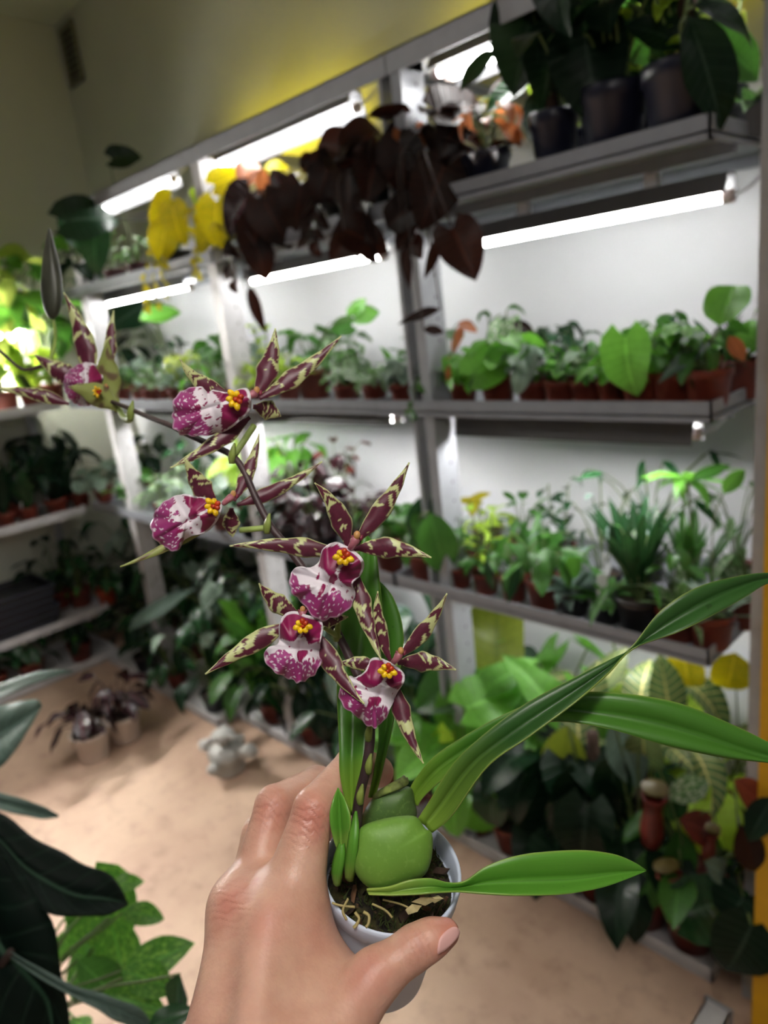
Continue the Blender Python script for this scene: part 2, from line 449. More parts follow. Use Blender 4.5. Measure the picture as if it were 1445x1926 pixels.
def hanging_fill_lamp(label, x, y, z, L, shade=0., half=.09, along_y=False):  # unseen lamp added to light the floor patch and the hand
    o = empty('hanging_fill_lamp', (x, y, z), None, label, 'lamp', 'unseen fill lamps added over the open floor')
    a, c = (half, L / 2) if along_y else (L / 2, half)
    MB().box(x - a, x + a, y - c, y + c, z + .02, z + .05).build('housing', M_HOUS, o)
    if shade:
        MB().box(x - a - .004, x - a, y - c - .004, y + c + .004, z - shade, z + .05).build('shade_side', M_HOUS, o); MB().box(x + a, x + a + .004, y - c - .004, y + c + .004, z - shade, z + .05).build('shade_side', M_HOUS, o)
        MB().box(x - a, x + a, y - c - .004, y - c, z - shade, z + .05).build('shade_side', M_HOUS, o); MB().box(x - a, x + a, y + c, y + c + .004, z - shade, z + .05).build('shade_side', M_HOUS, o)
    for q in (-.025, .025):
        p0, p1 = ((x + q, y - c + .02, z), (x + q, y + c - .02, z)) if along_y else ((x - a + .02, y + q, z), (x + a - .02, y + q, z))
        MB().tube([p0, p1], .015, 10).build('tube', M_TUBEH, o, True)
    for q in (-.35, .35):
        xx, yy = (x, y + q * L) if along_y else (x + q * L, y)
        MB().tube([(xx, yy, z + .05), (xx, yy, z + .4), (xx, yy, CEIL_Z)], .003, 5).build('hanging_wire', M_LABEL, o, True)


hanging_fill_lamp('shaded fill lamp added over the open floor in front of the end rack', -1.95, .0, 1.55, .8, .14)
hanging_fill_lamp('short fill lamp added above the photographer', .08, -.08, 1.95, .34, along_y=True)
# bright lamp over the end rack's upper plants: runs along Y
lo = empty('grow_lamp', (-3.62, .85, 1.60), None, 'very bright lamp over the yellow green plants on the end rack', 'lamp', 'growing lamps over the shelves')
MB().box(-3.67, -3.57, .3, 1.24, 1.618, 1.645).build('housing', M_HOUS, lo)
for dx in (-.02, .02): MB().tube([(-3.62 + dx, .31, 1.60), (-3.62 + dx, 1.23, 1.60)], .015, 10).build('tube', M_TUBEB, lo, True)
for yy in (.4, 1.05): MB().tube([(-3.62, yy, 1.645), (-3.62, yy, 1.8), (-3.62, yy + .001, CEIL_Z)], .003, 5).build('hanging_wire', M_LABEL, lo, True)
for yy in (.4, 1.05): MB().tube([(-3.62, yy, CEIL_Z - .012), (-3.62, yy, CEIL_Z)], .02, 10).build('ceiling_hook', M_LABEL, lo)
# ------------------------------------------------------------------ plants: building blocks
PROFILES = {
    'oval': (lambda u: .26 * math.sin(math.pi * u ** .85) ** .8, 0),
    'heart': (lambda u: .44 * math.sin(math.pi * min(1, u * .97 + .03) ** .62) ** .8, .22),
    'lance': (lambda u: .13 * math.sin(math.pi * u ** .75), 0),
    'strap': (lambda u: .055 * min(1, u * 6 + .4) * min(1, (1 - u) * 4) ** .7, 0),
    'round': (lambda u: .46 * math.sqrt(max(0, 1 - (2 * u - 1) ** 2)), .08),
    'arrow': (lambda u: .30 * math.sin(math.pi * min(1, u * .96 + .04) ** .55) ** .9, .34),
}
PROTO = {}
BOX = {}


def leaf_proto(shape, mat, var):
    k = (shape, mat, var)
    if k in PROTO: return PROTO[k]
    f, lobe = PROFILES[shape]
    nu, nv = 9, 6
    curl = (.25, .55, .95)[var]; fold = (.28, .18, .4)[var]; ph = var * 2.1
    V, UV = [], []
    for i in range(nu):
        u = i / (nu - 1)
        for j in range(nv + 1):
            v = j / nv * 2 - 1
            wd = f(u)
            x = u - lobe * abs(v) ** 1.3 * (1 - u) ** 2.5
            z = abs(v) * wd * fold + .035 * math.sin(u * 9 + ph + (1 if v > 0 else 0)) * abs(v) * (wd / .3)
            # bend along the length
            a = curl * u
            xx = x * math.cos(a * .8) + z * math.sin(a); zz = z - x * math.sin(a * .75)
            V.append((xx, v * wd, zz)); UV.append((u, (v + 1) / 2))
    s = nv + 1
    Fc = [(i * s + j, i * s + j + 1, (i + 1) * s + j + 1, (i + 1) * s + j) for i in range(nu - 1) for j in range(nv)]
    o = mesh_obj('leaf', V, Fc, LEAF[mat], None, True, UV)
    me = o.data; bpy.data.objects.remove(o); me.name = 'leaf_' + shape
    A_ = np.array(V); BOX[me.name] = [(x, y, z) for x in (A_[:, 0].min(), A_[:, 0].max()) for y in (A_[:, 1].min(), A_[:, 1].max()) for z in (A_[:, 2].min(), A_[:, 2].max())]
    PROTO[k] = me; return me


def frame_from(d, up, roll=0.0):
    d = Vector(d).normalized(); up = Vector(up)
    y = up.cross(d)
    if y.length < 1e-4: y = Vector((1, 0, 0)).cross(d)
    y.normalize(); z = d.cross(y)
    m = Matrix((d, y, z)).transposed()
    return (m @ Matrix.Rotation(roll, 3, 'X')).to_4x4()


def add_leaf(pl, p, d, L, shape, mat, up=(0, 0, 1), roll=0., var=None, rg=rnd):
    me = leaf_proto(shape, mat, rg.randrange(3) if var is None else var)
    Mw = Matrix.Translation(Vector(p)) @ frame_from(d, up, roll) @ Matrix.Scale(L, 4)
    bb = [Mw @ Vector(c) for c in BOX[me.name]]
    ey = max(c.y for c in bb) - (WALL_Y - .004); ex = (WALL_X + .004) - min(c.x for c in bb)
    Mw = Matrix.Translation((max(0, ex), -max(0, ey), 0)) @ Mw
    return inst('leaf', me, Mw, pl)


POTM = {}


def pot_mesh(r, h, mat):
    k = (r, h, mat.name)
    if k in POTM: return POTM[k]
    prof = [(0, .002), (r * .70, 0), (r * .74, .004), (r * .92, h * .78), (r * .99, h * .80), (r, h * .97), (r * .985, h), (r * .93, h * .985), (r * .90, h * .80)]
    V, Fc = lathe(prof, 22)
    o = mesh_obj('pot', V, Fc, mat); me = o.data; bpy.data.objects.remove(o)
    V, Fc = lathe([(r * .915, h * .86), (r * .6, h * .885), (r * .3, h * .87), (.0005, h * .89)], 22)
    o = mesh_obj('soil', V, Fc, M_SOIL); ms = o.data; bpy.data.objects.remove(o)
    POTM[k] = (me, ms); return POTM[k]


def bez(a, b, bulge, n=5):
    a, b = np.array(a, float), np.array(b, float)
    return [a + (b - a) * t + np.array(bulge) * 4 * t * (1 - t) for t in np.linspace(0, 1, n)]


def keep_in(p, d, l):
    """turn leaves that would reach through a wall"""
    p = np.array(p, float); d = np.array(d, float)
    p[1] = min(p[1], WALL_Y - .03 - .45 * l); p[0] = max(p[0], WALL_X + .03 + .45 * l)
    if p[1] + d[1] * l > WALL_Y - .02: d[1] = -abs(d[1])
    if p[0] + d[0] * l < WALL_X + .02: d[0] = abs(d[0])
    return p, d


def inside(p, l):
    p = np.array(p, float)
    p[1] = min(p[1], WALL_Y - .03 - .45 * l); p[0] = max(p[0], WALL_X + .03 + .45 * l); return p


def grow(pl, st, c, habit, shape, mat, n, L, H, rg):
    """c = point on the soil; st collects the stems of the plant"""
    c = np.array(c, float)
    for i in range(n):
        az = i * 2.39996 + rg.uniform(-.35, .35); ca, sa = math.cos(az), math.sin(az)
        l = L * rg.uniform(.75, 1.2); var = None; up = (0, 0, 1)
        if habit == 'rosette':
            e = math.radians(rg.uniform(12, 68)); p = c + np.array([ca, sa, 0]) * .006
            d = (ca * math.cos(e), sa * math.cos(e), math.sin(e))
        elif habit == 'upright':
            e = math.radians(rg.uniform(66, 88)); p = c + np.array([ca, sa, 0]) * .01 * rg.uniform(.3, 1.5)
            d = (ca * math.cos(e), sa * math.cos(e), math.sin(e)); up = (-ca, -sa, .2); var = 0
        elif habit == 'stalk':
            h = H * rg.uniform(.35, 1.0); q = H * rg.uniform(.12, .55)
            p = inside(c + np.array([ca * q, sa * q, h]), l); e = math.radians(rg.uniform(-50, 15))
            d = (ca * math.cos(e), sa * math.cos(e), math.sin(e))
            st.tube(bez(c + np.array([ca, sa, 0]) * .006, p, (-ca * q * .15, -sa * q * .15, h * .12), 5), max(.0012, L * .022), 5, False)
        elif habit == 'bush':
            th = rg.uniform(.1, 1.45); rr = H * rg.uniform(.5, 1.0)
            p = c + np.array([ca * math.sin(th) * rr * .8, sa * math.sin(th) * rr * .8, math.cos(th) * rr]); p = inside(p, l); e = math.radians(rg.uniform(-30, 40))
            d = (ca * math.cos(e), sa * math.cos(e), math.sin(e))
            st.tube([c, c * .4 + p * .6 + np.array([0, 0, .01]), p], .0013, 4, False)
        elif habit == 'stem':
            ns = max(1, n // 7); k = i % ns; t = (i // ns + 1) / (n / ns)
            b2 = k * 2.1 + 1; tip = c + np.array([math.cos(b2) * H * .18, math.sin(b2) * H * .18, H])
            if i < ns or True:
                if i // ns == 0: st.tube(bez(c, tip, (math.cos(b2) * .01, 0, 0), 6), .0022, 5)
            p = c + (tip - c) * t; e = math.radians(rg.uniform(0, 45))
            d = (ca * math.cos(e), sa * math.cos(e), math.sin(e))
        elif habit == 'spike':
            if i == 0: st.tube(bez(c, c + np.array([.01, -.01, H]), (.012, 0, 0), 6), .003, 6)
            p = c + np.array([.01, -.01, H]); e = math.radians(rg.uniform(-30, 35)); d = (ca * math.cos(e), sa * math.cos(e), math.sin(e))
        elif habit == 'trail':
            ns = max(1, n // 6); k = i % ns; t = (i // ns + 1) / (n / ns)
            off = (k / max(1, ns - 1) - .5) if ns > 1 else 0
            path = catmull([c, c + np.array([off * .05, -.05, .03]), c + np.array([off * .10, -.085, -.03]), c + np.array([off * .14, -.095, -.03 - H * .5]), c + np.array([off * .15, -.095, -.03 - H])], 20)
            if i // ns == 0: st.tube(path, .0015, 4, False)
            p = path[min(19, int(t * 19))]; s = 1 if (i // ns) % 2 else -1
            d = (s * .6 + rg.uniform(-.2, .2), -.35, -.6 + rg.uniform(-.2, .3)); up = (0, -1, .3)
        p, d = keep_in(p, d, l)
        add_leaf(pl, p, d, l, shape, mat, up, rg.uniform(-.4, .4), var, rg)


SHELF = {'top': (TOP - .024, 'top shelf'), 'second': (SEC - .024, 'second shelf'), 'third': (THI - .022, 'third shelf'), 'bottom': (BOT - .022, 'bottom shelf')}
ROWY = {'n': 1.245, 'f': 1.335, 'm': 1.46, 'b': 1.60}
PLANTS = []
SEED = [100]


def plant_at(desc, loc, potspec, groups, extra=(), group=None, tags_=0, pole=0., name='potted_plant', stem=None, cat='plant'):
    SEED[0] += 1; rg = random.Random(SEED[0])
    r, h, pm = potspec
    pl = empty(name, loc, None, desc, cat, group)
    me, ms = pot_mesh(r, h, pm)
    T = Matrix.Translation(Vector(loc))
    inst('pot', me, T, pl); inst('soil', ms, T, pl)
    st = MB(); c = np.array(loc, float) + np.array([0, 0, h * .87])
    for g in groups: grow(pl, st, c + np.array([rg.uniform(-.3, .3) * r, rg.uniform(-.3, .3) * r, 0]), *g, rg)
    if pole: MB().tube([c - np.array([0, 0, .02]), c + np.array([.004, 0, pole * .5]), c + np.array([0, .004, pole])], [.014, .016, .015], 9).build('moss_pole', M_BARK, pl, True)
    for e in extra:
        px, py, y, lpx, ang, shape, mat = e[:7]
        P = on_y(px, py, y); dd = depth_of(P); L = lpx / F_PX * dd * 1.12
        a = math.radians(ang); d = R @ np.array([math.cos(a), math.sin(a), rg.uniform(-.15, .25)]); d /= np.linalg.norm(d)
        p0 = P - d * L * .48
        to_cam = CAM - P; to_cam /= np.linalg.norm(to_cam)
        upv = to_cam * .8 + np.array([rg.uniform(-.3, .3), -.1, .45])
        add_leaf(pl, p0, d, L, shape, mat, upv, rg.uniform(-.25, .25), rg.choice((0, 0, 1)), rg)
        mid = (c + p0) / 2 + np.array([0, -.02, .25 * abs(p0[2] - c[2]) + .01])
        if p0[2] < c[2] - .01: mid = np.array([c[0] * .45 + p0[0] * .55, min(c[1] - r - .012, p0[1]), c[2] + .03])
        st.tube(catmull([c, mid, p0], 9), max(.0014, L * .018), 5, False)
    if st.v: st.build('stem', stem or M_STEM, pl, True, kind='stuff' if False else None)
    for k in range(tags_):
        b = c + np.array([rg.uniform(-.4, .4) * r, -r * .6, 0]); hh = .062; q = rg.uniform(-.2, .2)
        MB().add([tuple(b + np.array([x, y + z * .15, z + x * q])) for z in (-.01, hh * .45, hh) for x in ((-.012, .012) if z > 0 else (-.003, .003)) for y in (0, .0015)],
                 [(0, 2, 6, 4), (1, 5, 7, 3), (4, 6, 10, 8), (5, 9, 11, 7), (8, 10, 11, 9), (0, 4, 5, 1), (2, 3, 7, 6), (4, 8, 9, 5), (6, 7, 11, 10), (0, 1, 3, 2)]).build('label_stake', M_LABEL, pl)
    return pl


def P(shelf, row, px, desc, pot, groups, extra=(), tags_=0, pole=0., stem=None):
    PLANTS.append(dict(shelf=shelf, row=row, px=px, desc=desc, pot=pot, groups=groups, extra=extra, tags=tags_, pole=pole, stem=stem))


TS = (.036, .058, M_TERRA); TM = (.046, .075, M_TERRA); TL = (.060, .095, M_TERRA); BS = (.040, .06, M_BLACK); BM = (.055, .08, M_BLACK); MS = (.045, .06, M_MAROON)
# ---- top shelf, from the yellow post inwards
P('top', 'm', 1408, 'small pale leaved plant in grey pot', (.04, .055, M_HOUS), [('rosette', 'oval', 'pale', 9, .07, 0)])
P('top', 'f', 1290, 'big dark leaved climber on a pole in wide navy pot', (.074, .12, M_NAVY), [('stalk', 'oval', 'dark', 9, .15, .26), ('stem', 'heart', 'lime', 8, .09, .34)],
  [(1335, 130, 1.27, 190, 62, 'oval', 'dark'), (1390, 25, 1.30, 170, 5, 'lance', 'dark'), (1240, 60, 1.30, 120, -150, 'oval', 'dark'), (1300, 40, 1.45, 100, -60, 'oval', 'lime'), (1225, 165, 1.50, 90, 30, 'heart', 'lime'), (1395, 110, 1.36, 110, 20, 'heart', 'green'), (1360, 75, 1.40, 60, 80, 'oval', 'orange')], pole=.30)
P('top', 'f', 1155, 'dark philodendron climbing a pole in navy pot', (.064, .12, M_NAVY), [('stalk', 'heart', 'dark', 9, .13, .24), ('stem', 'oval', 'lime', 7, .08, .30)],
  [(1112, 140, 1.28, 150, 82, 'heart', 'dark'), (1190, 80, 1.34, 110, 30, 'oval', 'green'), (1100, 50, 1.32, 130, -120, 'heart', 'dark'), (1180, 145, 1.5, 80, 70, 'oval', 'lime'), (1060, 20, 1.45, 90, -140, 'heart', 'green'), (1215, 20, 1.4, 110, 10, 'heart', 'green')], pole=.32)
P('top', 'f', 1045, 'dark heartleaf climber in narrow navy pot', (.048, .11, M_NAVY), [('stalk', 'oval', 'dark', 9, .12, .22)],
  [(985, 85, 1.30, 150, 105, 'heart', 'dark'), (1020, 30, 1.34, 120, -150, 'oval', 'dark'), (960, 165, 1.36, 100, 150, 'oval', 'deep'), (1010, 165, 1.44, 60, 60, 'oval', 'lime'), (1035, 130, 1.30, 110, 95, 'heart', 'dark')], pole=.22)
P('top', 'f', 918, 'small orange and bronze leaved plant in navy pot', (.052, .075, M_NAVY), [('stalk', 'oval', 'orange', 9, .06, .09), ('rosette', 'lance', 'bronze', 8, .09, 0)],
  [(968, 250, 1.32, 60, 20, 'oval', 'orange'), (905, 195, 1.36, 60, -70, 'lance', 'bronze'), (935, 160, 1.40, 50, -60, 'lance', 'bronze')])
P('top', 'f', 820, 'bronze heartleaf vine with the longest stems hanging below shelf', (.05, .07, M_BLACK), [('stalk', 'heart', 'bronze', 12, .085, .13), ('trail', 'heart', 'bronze', 6, .06, .10)],
  [(815, 365, 1.235, 110, 110, 'heart', 'bronze'), (757, 400, 1.235, 70, 150, 'round', 'bronze'), (873, 475, 1.225, 95, 65, 'heart', 'bronze'), (815, 485, 1.225, 80, 105, 'lance', 'bronze'), (787, 592, 1.225, 80, 170, 'lance', 'bronze'), (816, 621, 1.225, 36, 5, 'oval', 'bronze'), (765, 500, 1.225, 75, 85, 'lance', 'bronze'), (870, 200, 1.34, 100, -20, 'heart', 'bronze'), (850, 250, 1.30, 80, 120, 'heart', 'bronze'), (770, 240, 1.3, 70, -100, 'heart', 'orange')], stem=M_DSTEM)
P('top', 'f', 735, 'bronze leaved vine with orange young leaves spilling over shelf edge', (.05, .07, M_BLACK), [('stalk', 'heart', 'bronze', 14, .08, .12), ('trail', 'heart', 'bronze', 8, .06, .09)],
  [(690, 450, 1.235, 85, 20, 'heart', 'bronze'), (650, 455, 1.235, 80, 140, 'heart', 'bronze'), (700, 330, 1.25, 85, 100, 'heart', 'bronze'), (760, 320, 1.25, 90, 80, 'heart', 'bronze'), (740, 275, 1.28, 80, 150, 'heart', 'bronze')], stem=M_DSTEM)
P('top', 'f', 645, 'dense bronze vine mounded high behind the shelf edge', (.05, .07, M_BLACK), [('stalk', 'round', 'bronze', 16, .07, .13), ('trail', 'heart', 'bronze', 6, .055, .06)],
  [(635, 280, 1.3, 80, -160, 'round', 'bronze'), (680, 265, 1.3, 80, -40, 'round', 'bronze'), (610, 340, 1.26, 75, 110, 'heart', 'bronze'), (655, 360, 1.25, 80, 90, 'heart', 'bronze')], stem=M_DSTEM)
P('top', 'f', 555, 'low black red leaved plant between bronze vines', (.05, .06, M_BLACK), [('stalk', 'oval', 'blackred', 16, .075, .10), ('rosette', 'oval', 'bronze', 8, .09, 0)],
  [(560, 390, 1.25, 80, 100, 'heart', 'bronze'), (530, 350, 1.27, 70, 60, 'oval', 'blackred')], stem=M_DSTEM)
P('top', 'f', 480, 'bronze plant with one tall orange brown leaf', (.05, .06, M_BLACK), [('stalk', 'heart', 'bronze', 10, .08, .10), ('trail', 'heart', 'bronze', 6, .06, .10)],
  [(467, 315, 1.34, 80, -80, 'oval', 'orange'), (495, 345, 1.30, 50, 90, 'oval', 'orange'), (478, 460, 1.235, 75, 100, 'heart', 'bronze'), (492, 492, 1.225, 60, 70, 'heart', 'bronze'), (480, 580, 1.225, 85, 75, 'lance', 'bronze'), (520, 420, 1.24, 90, 60, 'heart', 'bronze'), (450, 400, 1.25, 80, 120, 'heart', 'blackred')], stem=M_DSTEM)
P('top', 'f', 415, 'yellow leaved pothos with round lower leaf', (.05, .06, M_BLACK), [('stalk', 'heart', 'yellow', 16, .05, .12), ('trail', 'heart', 'yellow', 8, .04, .06)],
  [(405, 420, 1.24, 70, 95, 'heart', 'yellow'), (385, 450, 1.24, 50, 120, 'heart', 'yellow'), (425, 450, 1.24, 50, 70, 'heart', 'yellow'), (430, 335, 1.32, 55, -30, 'heart', 'yellow'), (380, 350, 1.32, 60, -120, 'heart', 'lime'), (520, 310, 1.40, 45, -10, 'oval', 'yellow')])
P('top', 'f', 335, 'yellow leaved pothos hanging in a ragged tuft', (.05, .06, M_BLACK), [('stalk', 'heart', 'yellow', 18, .045, .12), ('trail', 'heart', 'yellow', 18, .04, .12)],
  [(300, 400, 1.25, 60, 140, 'heart', 'yellow'), (330, 420, 1.24, 60, 80, 'heart', 'yellow'), (305, 460, 1.235, 60, 100, 'heart', 'yellow')])
P('top', 'f', 262, 'maroon pot of small white veined leaves under lamp', MS, [('stalk', 'oval', 'pale', 14, .05, .10)], [(237, 295, 1.36, 50, -10, 'heart', 'dark')])
P('top', 'f', 218, 'maroon pot of pale upright shoots beside a dark leaf', MS, [('stem', 'lance', 'pale', 12, .05, .13)])
P('top', 'f', 165, 'dark green plant with one broad leaf across the corner upright', (.05, .06, M_BLACK), [('stalk', 'heart', 'dark', 7, .10, .12)],
  [(172, 405, 1.25, 95, -20, 'heart', 'dark'), (135, 430, 1.25, 80, 70, 'oval', 'deep'), (175, 450, 1.26, 110, 95, 'oval', 'deep')])
# ---- second shelf, front row
P('second', 'm', 1392, 'bushy plant with one tall round heart shaped leaf on long stalk', TM, [('stalk', 'oval', 'bright', 12, .065, .10), ('rosette', 'lance', 'deep', 6, .08, 0)],
  [(1368, 568, 1.33, 80, -70, 'round', 'bright'), (1386, 655, 1.32, 50, 60, 'oval', 'orange'), (1400, 640, 1.35, 50, 10, 'oval', 'bright')])
P('second', 'f', 1330, 'green rosette with one long silvery leaf leaning out', TM, [('stalk', 'oval', 'green', 12, .07, .09)],
  [(1290, 672, 1.29, 115, 145, 'lance', 'grey'), (1330, 640, 1.36, 90, -15, 'lance', 'bright'), (1320, 720, 1.30, 60, 60, 'oval', 'dark')])
P('second', 'f', 1270, 'green plant with one upright dark spear leaf', TM, [('stalk', 'oval', 'bright', 12, .06, .09)], [(1262, 615, 1.34, 65, -72, 'lance', 'deep'), (1285, 650, 1.34, 70, -10, 'lance', 'bright')])
P('second', 'f', 1212, 'plant with one large drooping heart leaf over shelf edge', TM, [('stalk', 'heart', 'green', 10, .06, .09)], [(1177, 692, 1.235, 108, 88, 'heart', 'bright'), (1225, 680, 1.30, 60, 20, 'heart', 'bright')])
P('second', 'f', 1155, 'seedling with thin curved spear above green leaves', TS, [('stalk', 'oval', 'bright', 12, .055, .07)], [(1165, 636, 1.40, 45, -110, 'lance', 'deep')])
P('second', 'f', 1105, 'small pot of mixed green and white leaves', TS, [('stalk', 'oval', 'green', 10, .05, .07), ('stalk', 'round', 'pale', 5, .045, .06)], [(1116, 652, 1.42, 38, -90, 'oval', 'green')])
P('second', 'f', 1055, 'low bright green creeping plant in brown pot', TS, [('bush', 'round', 'bright', 16, .035, .06)])
P('second', 'f', 1003, 'bluish green leaved plant with bronze tips', TS, [('stalk', 'heart', 'silver', 8, .06, .08), ('stalk', 'oval', 'green', 6, .05, .09)], [(985, 615, 1.38, 40, 20, 'oval', 'bronze'), (1010, 655, 1.36, 50, -60, 'heart', 'deep')])
P('second', 'f', 938, 'brown pot with two tall pale patterned leaves', (.042, .07, M_TERRA), [('stalk', 'heart', 'bright', 9, .08, .10)], [(937, 630, 1.35, 75, -88, 'oval', 'pale'), (960, 625, 1.36, 70, -75, 'oval', 'pale'), (930, 680, 1.30, 90, -35, 'heart', 'bright')])
P('second', 'f', 872, 'plant with one standing orange brown leaf', TS, [('stalk', 'heart', 'bright', 7, .06, .08)], [(862, 630, 1.34, 70, -75, 'lance', 'orange'), (882, 612, 1.36, 40, 10, 'oval', 'orange'), (846, 700, 1.29, 60, 90, 'lance', 'orange')], tags_=1)
P('second', 'f', 815, 'silvery crinkled begonia spilling over the shelf edge', TS, [('stalk', 'round', 'silver', 12, .055, .06), ('trail', 'oval', 'green', 4, .04, .02)])
P('second', 'f', 760, 'grey silver leaved plant in front of the upright', TS, [('stalk', 'heart', 'silver', 14, .055, .07)])
P('second', 'f', 706, 'small white and green leaved plant in brown pot', TS, [('bush', 'oval', 'pale', 16, .04, .06)])
P('second', 'f', 652, 'white veined low plant at the tray joint', TS, [('bush', 'round', 'pale', 16, .04, .055)])
P('second', 'm', 592, 'large brown pot with tall green heart leaves', (.06, .09, M_TERRA), [('stalk', 'heart', 'green', 9, .07, .14)], [(692, 590, 1.45, 42, -20, 'heart', 'bright'), (675, 575, 1.44, 36, -60, 'heart', 'bright'), (640, 615, 1.44, 40, 170, 'heart', 'green')])
P('second', 'f', 545, 'yellow green leaved plant behind the speckled flower', TS, [('stalk', 'oval', 'lime', 14, .05, .10)])
P('second', 'f', 492, 'lime leaved bushy plant in brown pot', TS, [('bush', 'oval', 'lime', 15, .045, .09)])
P('second', 'f', 440, 'green and white mottled plant under the middle upright', TS, [('stalk', 'oval', 'pale', 12, .05, .10)])
P('second', 'f', 385, 'fresh green bushy plant in brown pot', TS, [('bush', 'oval', 'bright', 14, .05, .09)])
P('second', 'f', 335, 'silver leaved bush of small round leaves', TS, [('bush', 'round', 'silver', 16, .04, .09)])
P('second', 'f', 285, 'white flecked bush in brown pot', TS, [('bush', 'oval', 'pale', 16, .045, .10)])
P('second', 'f', 232, 'green leaved plant in brown pot near the corner', TS, [('stalk', 'heart', 'green', 10, .06, .10)])
P('second', 'f', 185, 'lime leaved plant in brown pot near the corner upright', TS, [('stalk', 'oval', 'lime', 10, .06, .12)])
# second shelf, back rows
P('second', 'b', 1360, 'dark green strap leaved plant against the white board', TM, [('rosette', 'lance', 'deep', 12, .12, 0)])
P('second', 'b', 1255, 'broad green leaved plant against the white board', TM, [('stalk', 'oval', 'green', 10, .08, .10)])
P('second', 'b', 1150, 'bright green upright plant against the white board', TS, [('rosette', 'oval', 'bright', 10, .10, 0)])
P('second', 'b', 1040, 'dark heartleaf plant against the white board', TS, [('stalk', 'heart', 'deep', 9, .06, .10)])
P('second', 'b', 935, 'tall mixed green plant against the white board', TS, [('stem', 'oval', 'green', 12, .06, .15)])
P('second', 'b', 850, 'thin white flowering stems by the upright', TS, [('stalk', 'round', 'pale', 10, .04, .13)])
P('second', 'b', 745, 'green fern like plant by the wall', TS, [('rosette', 'lance', 'bright', 14, .11, 0)])
P('second', 'b', 650, 'white spotted plant by the wall', TS, [('stalk', 'heart', 'pale', 10, .07, .13)])
P('second', 'b', 505, 'tall lime plant by the wall', TM, [('stem', 'oval', 'lime', 14, .06, .17)])
P('second', 'b', 420, 'tall green plant by the wall', TM, [('stalk', 'heart', 'green', 10, .09, .16)])
P('second', 'b', 330, 'broad leaved plant by the wall with one pale lit leaf', TM, [('stalk', 'oval', 'deep', 8, .10, .18)], [(300, 590, 1.50, 70, -20, 'oval', 'bright'), (240, 590, 1.55, 90, 150, 'heart', 'dark')])
P('second', 'b', 245, 'dark broad leaved plant by the corner wall', TM, [('stalk', 'oval', 'dark', 10, .12, .22)])
# ---- third shelf, front row
P('third', 'm', 1400, 'cream white leaved plant in brown pot', TM, [('rosette', 'oval', 'pale', 12, .09, 0), ('stalk', 'lance', 'pale', 6, .07, .12)])
P('third', 'f', 1338, 'silver striped rosette in brown pot', TM, [('rosette', 'lance', 'silver', 12, .10, 0)], [(1380, 905, 1.36, 55, -55, 'oval', 'bright')])
P('third', 'f', 1275, 'striped upright leaves in brown pot at the tray corner', TM, [('rosette', 'lance', 'pale', 10, .11, 0), ('stalk', 'oval', 'green', 6, .05, .14)])
P('third', 'f', 1205, 'grassy dark clump in black pot', BM, [('upright', 'strap', 'deep', 22, .20, 0), ('stalk', 'lance', 'green', 6, .06, .16)])
P('third', 'f', 1140, 'sturdy pale edged succulent in black pot', BS, [('rosette', 'lance', 'green', 12, .09, 0)], tags_=1)
P('third', 'f', 1080, 'low grey rosette in black pot', BS, [('rosette', 'oval', 'grey', 12, .07, 0)])
P('third', 'f', 1026, 'brown pot with twin oval leaves and white label', TM, [('stalk', 'oval', 'green', 8, .07, .12)], [(1080, 1062, 1.34, 50, 90, 'oval', 'bright')], tags_=1)
P('third', 'f', 968, 'leafy plant with one dark leaf over the shelf edge', TS, [('stalk', 'oval', 'green', 12, .06, .10)], [(965, 1100, 1.25, 70, 110, 'lance', 'deep'), (920, 1085, 1.26, 60, 80, 'lance', 'deep')])
P('third', 'f', 915, 'tangled green and yellow shoots in brown pot', TS, [('stem', 'lance', 'lime', 12, .05, .14), ('stalk', 'oval', 'green', 8, .06, .08)])
P('third', 'f', 865, 'sparse twiggy plant in brown pot', TS, [('stem', 'oval', 'green', 9, .05, .12)])
P('third', 'f', 800, 'plant with one long broad leaf hanging beside the upright', TM, [('stalk', 'oval', 'green', 9, .08, .14)], [(826, 1030, 1.26, 130, 75, 'oval', 'green'), (790, 980, 1.28, 100, 110, 'oval', 'deep')])
P('third', 'f', 735, 'brown pot with sparse leaves behind the purple flower', TM, [('stalk', 'oval', 'green', 8, .06, .12)])
P('third', 'f', 672, 'black red leaved plant beside the brown pot', TS, [('stalk', 'oval', 'blackred', 14, .07, .14)])
P('third', 'f', 610, 'black red bushy plant with silver veins', BM, [('stalk', 'heart', 'blackred', 16, .08, .16)])
P('third', 'f', 545, 'very dark leaved plant in black pot', BM, [('stalk', 'oval', 'dark', 14, .09, .14), ('bush', 'oval', 'silver', 6, .05, .12)])
P('third', 'f', 480, 'dark oval leaved plant in black pot', BM, [('stalk', 'oval', 'deep', 14, .08, .13)])
P('third', 'f', 415, 'white and silver leaved bush', TS, [('bush', 'heart', 'silver', 14, .06, .12), ('bush', 'oval', 'pale', 6, .05, .12)])
P('third', 'f', 360, 'silver veined bush with pinkish stems', TS, [('bush', 'oval', 'silver', 16, .06, .13)])
P('third', 'f', 305, 'pale green round leaved bush', TS, [('bush', 'round', 'pale', 16, .05, .12)])
P('third', 'f', 250, 'glossy green plant next to the corner upright', TS, [('stalk', 'heart', 'green', 10, .07, .12)])
P('third', 'f', 195, 'brown pot with white lit round leaves', TM, [('stalk', 'round', 'silver', 10, .06, .12)])
